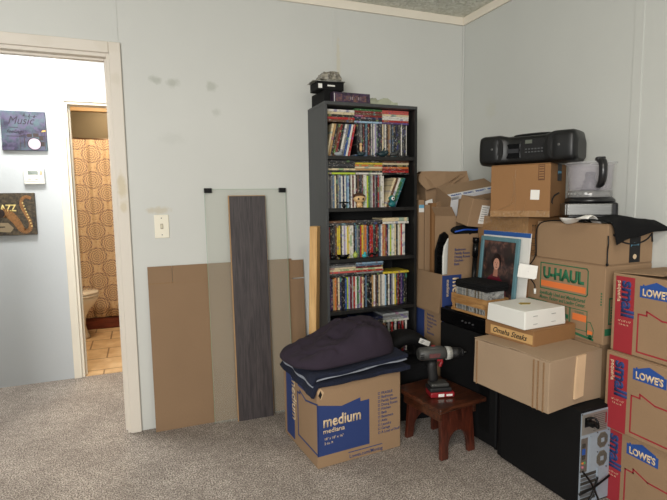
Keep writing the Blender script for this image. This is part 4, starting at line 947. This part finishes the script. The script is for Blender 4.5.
# priority mail box
r = thing('mail_box', 'tilted kraft parcel sealed with blue and white tape in the upper pile', 'box', (-.222, -.35, 1.275), 0, None, (R(24), R(-9), R(-6)))
box('body', (-.16, .17, -.085, .085, -.06, .07), CB, r, .004)
T = lambda u, v, n: Vector((-.16+u, -.085+v, .07+n))
poly('tape', r, T, [rect(.0, .0, .33, .045)], mat('white_tape', (220, 220, 222), .4)); poly('tape', r, lambda u, v, n: Vector((-.16+u, -.085-n, -.06+v)), [rect(.0, .0, .05, .131), rect(.0, .112, .33, .131)], mat('white_tape2', (220, 220, 222), .4))
for k in range(4):
    text('lettering', r, T, 'PRIORITY', .01+k*.082, .012, .024, BLUEINK, bold=.05, n=.0014, sx=.66, shear=.3)
r = thing('mail_box', 'small kraft parcel with white address label in the upper pile', 'box', (-.325, -.56, 1.20), 0, None, (R(12), R(6), R(2)))
box('body', (-.075, .075, -.06, .06, -.075, .075), CB, r, .003); r.scale = (.92, .9, 1.05)
F = lambda u, v, n: Vector((-.085+u, -.06-n, -.075+v))
poly('address_label', r, F, [rect(.085, .02, .145, .12)], PAPER); poly('address_lines', r, F, [rect(.093, .035+.012*i, .138-(i % 3)*.006, .038+.012*i) for i in range(7)], mat('label_grey', (120, 120, 120), .7), .0009, .0014)
poly('seam', r, lambda u, v, n: Vector((-.085+u, -.06+v, .075+n)), [rect(.012, .059, .158, .0605)], CBE)
# black bag lump with blue stripe
bm = bmesh.new(); ball(bm, (0, 0, 0), .08, 1.25, .55, .42, 16); wobble(bm, .012, 18); o = obj('black_bag', bm, BLKF); o.location = (-.325, -.49, 1.085); tag(o, 'dark bag with blue trim tucked beneath the white-label parcel', 'bag')
bm = bmesh.new(); tube(bm, spline([(-.1, -.03, .0), (-.04, -.05, .012), (.03, -.05, .008), (.09, -.03, .02)], 5), .005, 6); c = obj('blue_trim', bm, mat('bright_blue', (30, 80, 180), .5), o); c['label'] = 'bright blue trim'

# black tubes
r = thing('black_tube', 'black telescoping tube standing upright behind the crate of disc cases', 'tube', (-.385, -.63, .673)); r.rotation_euler = (R(-2), R(5), 0)
bm = bmesh.new(); cyl(bm, (0, 0, 0), (0, 0, .28), .013); cyl(bm, (0, 0, .28), (0, 0, .36), .0165); cyl(bm, (0, 0, .36), (0, 0, .385), .019, .018); obj('tube', bm, BLKG, r)
r = thing('wooden_rod', 'thin brown wooden rod standing right of the black tube', 'rod', (-.348, -.635, .673)); r.rotation_euler = (R(-2), R(4), 0)
bm = bmesh.new(); cyl(bm, (0, 0, 0), (0, 0, .36), .008); obj('rod', bm, mat('rod_brown', (88, 62, 44), .5), r)

# posters and framed photo leaning to the right
def leaner(name, label, cat, xb, y0, y1, z0, h, xt, rz=0):
    r = thing(name, label, cat, (xb, (y0+y1)/2, z0), rz); r.rotation_euler = (0, math.atan2(xt-xb, h), R(rz)); return r
r = leaner('picture_board', 'white mounting board with a blue top edge behind the framed photo', 'board', -.338, -.975, -.625, .6735, .425, -.300)
box('board', (0, .006, -.175, .18, 0, .425), PAPER, r, .001); box('blue_band', (-.0008, 0, -.175, .18, .402, .4245), mat('blue_band', (44, 90, 160), .5), r); box('grey_corner', (-.0014, -.0008, .155, .175, .02, .39), mat('specks', (120, 120, 120), .6, rgb2=(220, 220, 216), vscale=60), r)
r = leaner('framed_photo', 'teal-framed portrait photograph leaning behind the black disc wallet', 'picture frame', -.352, -.925, -.64, .6735, .395, -.318)
TEALF = mat('teal_frame', (98, 138, 148), .45, var=.15, vscale=20); fw_, fh = .293, .395; t_ = .022
# box coords: thickness x 0..-.015 (front toward -x)
for nm, d_ in (('frame_side', (-.014, 0, -fw_/2, -fw_/2+t_, 0, fh)), ('frame_side', (-.014, 0, fw_/2-t_, fw_/2, 0, fh)), ('frame_rail', (-.014, 0, -fw_/2+t_, fw_/2-t_, fh-t_, fh)), ('frame_rail', (-.014, 0, -fw_/2+t_, fw_/2-t_, 0, t_))): box(nm, d_, TEALF, r, .003)
def photomat():
    m, t, b = newmat('autumn_photo_background'); v = coords(t)
    n = node(t, 'ShaderNodeTexNoise', Scale=30, Detail=6, Distortion=1); t.links.new(v, n.inputs[0]); n2 = node(t, 'ShaderNodeTexNoise', Scale=9, Detail=3); t.links.new(v, n2.inputs[0])
    c = mixc(t, ramp(t, n.outputs[0], .4, .65), s2l((62, 46, 42)), s2l((128, 90, 78))); c = mixc(t, ramp(t, n2.outputs[0], .45, .6), s2l((46, 38, 38)), c)
    t.links.new(c, b.inputs['Base Color']); b.inputs['Roughness'].default_value = .12; return m
box('photo', (-.006, -.004, -fw_/2+t_, fw_/2-t_, t_, fh-t_), photomat(), r)
PT = lambda u, v, n: Vector((-.006-n, fw_/2-u, v))
poly('photo_person', r, PT, [[(.045, t_), (.055, .14), (.08, .18), (.115, .20), (.15, .195), (.195, .16), (.22, .11), (.24, t_)]], mat('maroon_print', (92, 26, 40), .12), .0, .0004, 'person wearing a maroon top')
poly('photo_hair', r, PT, [circle(.132, .266, .036, 20, .042)], mat('hair_print', (34, 20, 16), .12), .0004, .0006)
poly('photo_neck', r, PT, [[(.114, .185), (.15, .185), (.147, .23), (.119, .23)]], mat('neck_print', (170, 116, 96), .12), .0004, .0008)
poly('photo_face', r, PT, [circle(.134, .252, .023, 20, .031)], mat('face_print', (204, 150, 128), .12), .0008, .001)
poly('photo_features', r, PT, [circle(.125, .258, .0033, 8, .002), circle(.143, .258, .0033, 8, .002), circle(.135, .234, .008, 10, .002), rect(.1335, .243, .1365, .253)], mat('feature_print', (96, 50, 44), .12), .001, .0012)

# taped box + brown box + boombox
r = carton('cardboard_box', 'kraft box wrapped in crinkled clear tape under the tall brown box', 'box', -.148, -.75, .6745, .285, .383, .50, 0, CBD, tape=False, flaps='y')
F = face('F', .285, .383, .50); L = face('L', .285, .383, .50); Tt = face('T', .285, .383, .50)
bm = bmesh.new(); extrude_poly(bm, rect(-.001, .40, .386, .502), .0, .002, L); bmesh.ops.subdivide_edges(bm, edges=bm.edges, cuts=4, use_grid_fill=True); wobble(bm, .003, 30); obj('clear_tape', bm, CTAPE, r)
for b_ in (0, .035): poly('arrow_mark', r, F, [rect(.03+b_*.4, .43, .032+b_*.4, .458), [(.026+b_*.4, .456), (.036+b_*.4, .456), (.031+b_*.4, .466)]], BLACKINK)
poly('care_symbols', r, F, [x for i in range(3) for x in outline(rect(.024, .30+i*.034, .048, .326+i*.034), .002)], BLACKINK)
W, D, H = .27, .29, .258
r = carton('cardboard_box', 'tall brown box with white square note directly under the boombox', 'box', -.222, -.864, 1.1795, W, D, H, 29, CBD, tape=False, flaps='x')
F = face('L', W, D, H); Rr = face('F', W, D, H)
poly('note', r, F, [[(.198, .085), (.240, .083), (.242, .130), (.200, .132)]], PAPER, label='white square note')
poly('barcode_mark', r, F, outline(rect(.235, .178, .262, .25), .0025)+[rect(.238, .18+i*.012, .259, .184+i*.012) for i in range(6)], mat('dark_brown_ink', (84, 52, 34), .8))
poly('care_mark', r, F, outline(rect(.236, .008, .258, .03), .0025), mat('dark_brown_ink2', (70, 46, 34), .8))
for (a, b_) in (((.10, .05), (.125, .24)), ((.125, .02), (.11, .2)), ((.14, .0), (.18, .08)), ((.03, .03), (.12, .07)), ((.07, .01), (.19, .03))):
    bm = bmesh.new(); tube(bm, spline([F(a[0], a[1], .001), F((a[0]+b_[0])/2+.008, (a[1]+b_[1])/2, .0025), F(b_[0], b_[1], .001)], 5), .0009, 5)
    obj('tape_wrinkle', bm, CTAPE, r)
poly('tape', r, F, [rect(.0, .0, .29, .03)], CTAPE, .0002, .0016, 'crinkled clear tape')
poly('tape', r, Rr, [rect(.115, .175, .185, .258)], mat('black_tape', (24, 30, 38), .4), -.0005, .001, 'black tape with pale blue lettering')
text('lettering', r, Rr, 'prime', .120, .212, .024, PALEBLUE, bold=.01, n=.0014, width=.06)
bm = bmesh.new(); tube(bm, spline([Rr(.03, .075, .001), Rr(.06, .10, .001), Rr(.14, .115, .001)], 5), [.003]*5+[.004]*6, 6); obj('arrow_curve', bm, BLACKINK, r)
poly('arrow_head', r, Rr, [[(.018, .07), (.05, .06), (.03, .10)]], BLACKINK)
# boombox
r = thing('boombox', 'black portable boombox stereo on top of the tall brown box', 'boombox', (-.248, -.902, 1.4385), -62)
BB = mat('boombox_black', (10, 11, 12), .42, var=.15); BBG = mat('boombox_grille', (12, 12, 13), .7, bump=.5, bscale=400)
bw, bd, bh = .51, .21, .148
bm = bmesh.new(); prev = None; NS = 36
for i in range(NS+1):
    t = -1+2*i/NS; x = bw/2*t
    e = (1-max(0, (abs(t)-.90)/.10)**2)**.5 if abs(t) > .9 else 1
    hy = bd/2*(.80+.20*(max(0, abs(t)-.38)/.2 if abs(t) < .58 else 1))*(.72+.28*e); top = bh*(.92+.08*min(1, max(0, abs(t)-.35)/.2))*(.72+.28*e); bot = bh*.10*(1-e)
    ring = []
    for k in range(24):
        a = 2*PI*k/24; ca, sa = math.cos(a), math.sin(a); p = .38
        yy = hy*abs(ca)**p*(1 if ca > 0 else -1); zz = (top+bot)/2+(top-bot)/2*abs(sa)**p*(1 if sa > 0 else -1)
        ring.append(bm.verts.new((x, yy, zz)))
    if prev:
        for k in range(24): bm.faces.new((prev[k], prev[(k+1) % 24], ring[(k+1) % 24], ring[k])).smooth = True
    else: bm.faces.new(ring[::-1])
    prev = ring
bm.faces.new(prev); obj('body', bm, BB, r)
for s in (-1, 1):
    bm = bmesh.new(); pts = [(s*.172+.058*abs(math.cos(a))**.6*(1 if math.cos(a) > 0 else -1), .075+.06*abs(math.sin(a))**.6*(1 if math.sin(a) > 0 else -1)) for a in [k*PI/16 for k in range(32)]]
    extrude_poly(bm, pts, .088, .100, lambda u, v, n: Vector((u, -n, v))); g_ = obj('speaker_grille', bm, BBG, r, .003)
    bm = bmesh.new(); cyl(bm, (s*.172, -.1005, .075), (s*.172, -.102, .075), .042, n=32); obj('speaker_cone', bm, mat('cone_black', (12, 12, 13), .6), g_)
    bm = bmesh.new(); ball(bm, (s*.172, -.102, .078), .009, 1, .5, 1, 8); obj('dust_cap', bm, mat('dust_cap', (70, 70, 68), .4), g_)
box('cassette_deck', (-.105, -.025, -.084, -.07, .028, .10), BLKG, r, .003); box('cassette_window', (-.095, -.035, -.0855, -.0843, .055, .075), mat('window_dark', (50, 50, 52), .2), r)
box('control_panel', (-.018, .105, -.084, -.07, .025, .118), BBG, r, .003); box('display', (.0, .035, -.0862, -.0843, .095, .112), mat('lcd_grey', (96, 100, 90), .3), r)
for i in range(6):
    for j in range(2): box('button', (.0+i*.016, .010+i*.016, -.088, -.0843, .052+j*.014, .058+j*.014), mat('btn', (74, 76, 78), .4), r, .001)
text('lettering', r, lambda u, v, n: Vector((u, -.0765-n, v)), 'AIWA', -.01, .127, .009, PAPER, bold=.02) if False else None
bm = bmesh.new(); tube(bm, spline([(-.10, .02, .135), (-.09, .02, .146), (-.02, .02, .149), (.0, .02, .149), (.04, .02, .149), (.095, .02, .146), (.105, .02, .135)], 4), .006, 8); obj('handle', bm, BB, r)
bm = bmesh.new(); cyl(bm, (-.16, .03, .140), (-.03, .03, .152), .004, n=10); obj('antenna', bm, mat('chrome', (170, 170, 170), .2, 1), r)
r.scale = (.93, .98, 1.02)

# truck-print box, amazon box
W, D, H = .280, .4386, .343
r = carton('moving_box', 'kraft moving box with green and orange printing and truck drawing', 'box', -.1425, -1.163, .642, W, D, H, 0, CB, flaps='x', tape=False)
L = face('L', W, D, H); F = face('F', W, D, H)
poly('logo_frame', r, L, outline([(.082, .195), (.345, .195), (.353, .205), (.353, .308), (.345, .318), (.082, .318)], .005), GREENINK)
text('lettering', r, L, 'U-HAUL', .098, .248, .072, GREENINK, bold=.055, width=.236, n=.001)
poly('orange_stripe', r, L, [rect(.086, .206, .343, .234)], ORANGEINK)
text('lettering', r, L, 'Specifically Used and Manufactured', .078, .166, .0235, GREENINK, bold=.02, width=.265, shear=.2); text('lettering', r, L, 'Moving, Packing and Loading Center.', .078, .144, .0235, GREENINK, bold=.02, width=.265, shear=.2)
poly('green_band', r, L, [rect(.005, .098, .125, .132)], GREENINK)
poly('truck_drawing', r, L, [[(.24, .018), (.392, .006), (.392, .016), (.24, .030)], rect(.13, .030, .24, .036), rect(.205, .045, .208, .125), rect(.222, .045, .229, .125), rect(.24, .045, .243, .125), rect(.205, .075, .255, .095)]
     + outline(rect(.19, .045, .26, .13), .003) + outline(rect(.265, .04, .355, .130), .003) + outline([(.357, .024), (.388, .024), (.390, .055), (.374, .085), (.357, .085)], .003) + [circle(.285, .03, .010, 14), circle(.375, .020, .011, 14)], GREENINK)
poly('orange_panel', r, L, [rect(.278, .080, .352, .110)], ORANGEINK); poly('orange_hood', r, L, [[(.36, .03), (.386, .034), (.386, .046), (.36, .048)]], ORANGEINK)
text('lettering', r, L, 'U-HAUL', .29, .114, .012, GREENINK, bold=.02, width=.05)
poly('green_stripe', r, F, [rect(.008, .04, .30, .07)], GREENINK); poly('green_mark', r, F, outline(rect(.03, .09, .06, .2), .006), GREENINK); text('lettering', r, F, 'SMALL', .055, .1, .024, GREENINK, rot=90, bold=.03)
poly('edge_print', r, L, [rect(.42, .17+i*.012, .426, .177+i*.012) for i in range(5)], GREENINK)
W, D, H = .275, .391, .1745
r = carton('cardboard_box', 'low kraft shipping box with curved arrow print on the green-printed truck box', 'box', -.1415, -1.187, .9855, W, D, H, 0, CB, flaps='x', tape=False)
F = face('F', W, D, H)
poly('tape', r, F, [rect(.13, .005, .195, .115)], BLACKINK, -.0005, .0012, 'black branded tape'); text('lettering', r, F, 'prime', .137, .078, .021, PALEBLUE, bold=.01, n=.0018)
bm = bmesh.new(); tube(bm, spline([F(.03, .13, .001), F(.09, .095, .001), F(.165, .085, .001), F(.23, .10, .001), F(.262, .125, .001)], 5), .0035, 6); tube(bm, [F(.262, .128, .001), F(.268, .09, .001)], .004, 6); obj('smile_arrow', bm, BLACKINK, r)
bm = bmesh.new(); extrude_poly(bm, circle(.163, .03, .011, 14), .0012, .0018, F); obj('round_sticker', bm, CREAMINK, r)

# food processor
r = thing('food_processor', 'food processor with clear bowl and steel base near the right wall', 'food processor', (-.172, -1.192, 1.1640), -38); r.scale = (1.08, 1.0, .92)
FB = mat('processor_black', (24, 24, 26), .3)
bm = bmesh.new(); bx(bm, -.095, .095, -.08, .09, .012, .092); obj('base', bm, FB, r, .012, 3)
bm = bmesh.new(); bx(bm, -.100, .07, -.092, -.0805, .03, .088); bx(bm, -.106, -.0955, -.08, .06, .03, .088); obj('steel_band', bm, STEEL, r, .005, 3)
for sx in (-1, 1):
    for sy in (-1, 1):
        bm = bmesh.new(); cyl(bm, (sx*.08, sy*.065+.005, 0), (sx*.08, sy*.065+.005, .0118), .012, n=12); obj('foot', bm, BLK, r)
bm = bmesh.new(); lathe(bm, [(0, .0925), (.098, .0925), (.096, .106), (.085, .118), (0, .118)], n=36); obj('bowl_base', bm, FB, r)
bm = bmesh.new(); lathe(bm, [(.084, .1185), (.086, .122), (.085, .150), (.0, .150)], n=36); obj('control_ring', bm, clear('smoky_ring', (150, 150, 150), .6), r)
for k in range(5):
    a = R(-165+k*14); bm = bmesh.new(); cyl(bm, (.0875*math.cos(a), .0875*math.sin(a), .135), (.091*math.cos(a), .091*math.sin(a), .135), .006, n=12); obj('button', bm, mat('btn_silver', (176, 176, 174), .3, .6), r)
BOWL = clear('clear_polycarbonate', (206, 202, 210), .26)
bm = bmesh.new(); lathe(bm, [(.082, .1505), (.084, .152), (.090, .27), (.096, .272), (.096, .276), (.0885, .276), (.0865, .268), (.081, .155)], n=40); obj('bowl', bm, BOWL, r)
bm = bmesh.new(); lathe(bm, [(.0, .283), (.086, .283), (.1, .279), (.1, .287), (.085, .29), (0, .291)], n=40); obj('bowl_lid', bm, clear('clear_lid', (206, 206, 212), .30), r)
bm = bmesh.new(); lathe(bm, [(.0, .151), (.036, .151), (.026, .2), (.02, .205), (.02, .238), (.012, .242), (0, .243)], n=24)
bx(bm, -.06, -.01, -.012, .012, .16, .163, Matrix.Rotation(.5, 4, 'Z')); bx(bm, .01, .06, -.012, .012, .185, .188, Matrix.Rotation(.5, 4, 'Z')); obj('blade', bm, mat('blade_grey', (66, 68, 74), .35), r)
bm = bmesh.new(); hx, hy = .014, -.105; tube(bm, [Vector((hx, hy, 0))*s_+Vector((0, 0, z)) for s_, z in ((.88, .288), (1.22, .292), (1.38, .27), (1.38, .21), (1.25, .178), (.84, .166))], [.014, .018, .017, .016, .016, .013], 12); obj('handle', bm, FB, r, sub=1)
bm = bmesh.new(); bx(bm, -.002, .030, -.13, -.09, .289, .306); obj('lid_latch', bm, FB, r, .004)
# black cloth draped over the edge of the shipping box
def drape(i, j):
    x = -.285+i*.285; s_ = j*.27
    zt_ = 1.162+.006; bulge = .022*math.sin(PI*min(1, i*1.25))*(1-abs(j-.35)*1.1)
    if s_ < .17: y = -1.218-s_; z = zt_+max(0, bulge)
    else: k = s_-.17; y = -1.389-.012*math.sin(min(1, k/.03)*PI/2)-.18*k-.05*i*i*min(1, k/.03); z = zt_-k*.95+max(0, bulge)*(1-k*6)
    x += -.0*k if False else 0
    z += .003*math.sin(i*14+j*5)
    return Vector((min(-.006, x+.012*j), y, max(z, zt_) if s_ < .17 else z))
bm = bmesh.new(); nx, ny = 34, 34
g = [[bm.verts.new(drape(i/nx, (j/ny)*(.98-.22*(i/nx)))) for j in range(ny+1)] for i in range(nx+1)]
for i in range(nx):
    for j in range(ny): bm.faces.new((g[i][j], g[i+1][j], g[i+1][j+1], g[i][j+1])).smooth = True
o = obj('black_cloth', bm, BLKF, recalc=False); o.modifiers.new('s', 'SOLIDIFY').thickness = .003; tag(o, 'black fabric bag draped over the shipping box edge at right', 'cloth')
bm = bmesh.new(); tube(bm, spline([(-.288, -1.391, 1.112), (-.291, -1.396, 1.08), (-.289, -1.392, 1.05), (-.291, -1.394, 1.0), (-.2905, -1.393, .985)], 5), .003, 6); ball(bm, (-.2905, -1.394, .992), .006)
c = obj('drawstring', bm, BLK, o)
# papers beside the food processor
bm = bmesh.new(); g = [[bm.verts.new((-.335+.20*i/14, -1.33+.15*j/10+.03*i/14, 1.1705+.022*math.sin(i*.55)*math.sin(j*.4+1)+.012*max(0, 5-i)/5)) for j in range(11)] for i in range(15)]
for i in range(14):
    for j in range(10): f = bm.faces.new((g[i][j], g[i+1][j], g[i+1][j+1], g[i][j+1])); f.smooth = True; f.material_index = 1 if (4 < i < 11 and 2 < j < 8) else 0
o = obj('instruction_leaflet', bm, [PAPER, BLKM], recalc=False); o.modifiers.new('s', 'SOLIDIFY').thickness = .0012; tag(o, 'crumpled white and black paper leaflet below the food processor', 'leaflet')
# hanging cord with white tag
r = thing('hanging_cord', 'thin black power cord hanging down left side of the kraft boxes', 'cord', (0, 0, 0))
bm = bmesh.new(); tube(bm, spline([(-.272, -1.25, 1.1645), (-.286, -1.15, 1.168), (-.30, -1.04, 1.155), (-.305, -1.01, 1.10), (-.312, -1.02, 1.0), (-.366, -1.035, .945), (-.366, -1.04, .90), (-.345, -1.05, .86), (-.345, -1.055, .84)], 6), .003, 7); obj('cord', bm, BLK, r)
bm = bmesh.new(); cyl(bm, (-.345, -1.055, .84), (-.347, -1.058, .815), .006, .005, 10); obj('plug_tip', bm, WHITE, r)
bm = bmesh.new(); M = Matrix.Translation((-.372, -1.035, .925)) @ Matrix.Rotation(R(38), 4, 'Z') @ Matrix.Rotation(R(6), 4, 'X'); bx(bm, -.001, .001, -.042, .042, -.032, .030, M); bx(bm, -.0035, -.0015, -.036, .044, -.036, .02, M); obj('tag', bm, PAPER, r)

# small moving boxes stack
W, D, H = .30, .41, .322
for k, (x, y, z, lab) in enumerate(((-.1535, -1.617, .001, 'bottom red-printed small moving box on the floor at right edge'), (-.172, -1.640, .324, 'middle red-printed small moving box in the right-hand stack'), (-.156, -1.642, .648, 'topmost red-printed small moving box with creased top flaps'))):
    r = carton('moving_box', lab, 'box', x, y, z, W, D, H, (0, 1, -.5)[k], CB, flaps='y', tape=False, lift=(7, 3) if k == 2 else (0, 0), group=None)
    L = face('L', W, D, H)
    poly('red_strip', r, L, [rect(.014, .0, .096, H-.014)], REDINK, label='red printed strip')
    text('lettering', r, L, 'small', .044, H-.030, .075, NAVYINK, rot=-90, bold=.04, n=.0014, width=.145); text('lettering', r, L, 'pequeña', .024, H-.032, .024, CREAMINK, rot=-90, bold=.015, n=.0014, width=.085)
    text('lettering', r, L, '16" x 12" x 12"', .030, .125, .010, CREAMINK, n=.0014, width=.055); text('lettering', r, L, '1.5 cu. ft', .034, .111, .010, CREAMINK, n=.0014, width=.04)
    u0, v0 = .118, .238; q = .13/.215
    hs = [(u0+a*q, v0+b*q) for a, b in ((0, 0), (.215, 0), (.215, .068), (.198, .068), (.198, .076), (.105, .108), (.028, .076), (.028, .084), (.018, .084), (.018, .074), (0, .074))]
    poly('logo', r, L, [hs], BLUEINK, label='blue gabled logo shape'); text('lettering', r, L, "LOWE'S", u0+.010, v0+.008, .038, CREAMINK, bold=.04, n=.0014, width=.108)
    poly('red_outline', r, L, outline([(.116, .02), (.395, .02), (.395, .162), (.21, .162), (.150, .186), (.150, .170), (.116, .170)], .006), REDINK)
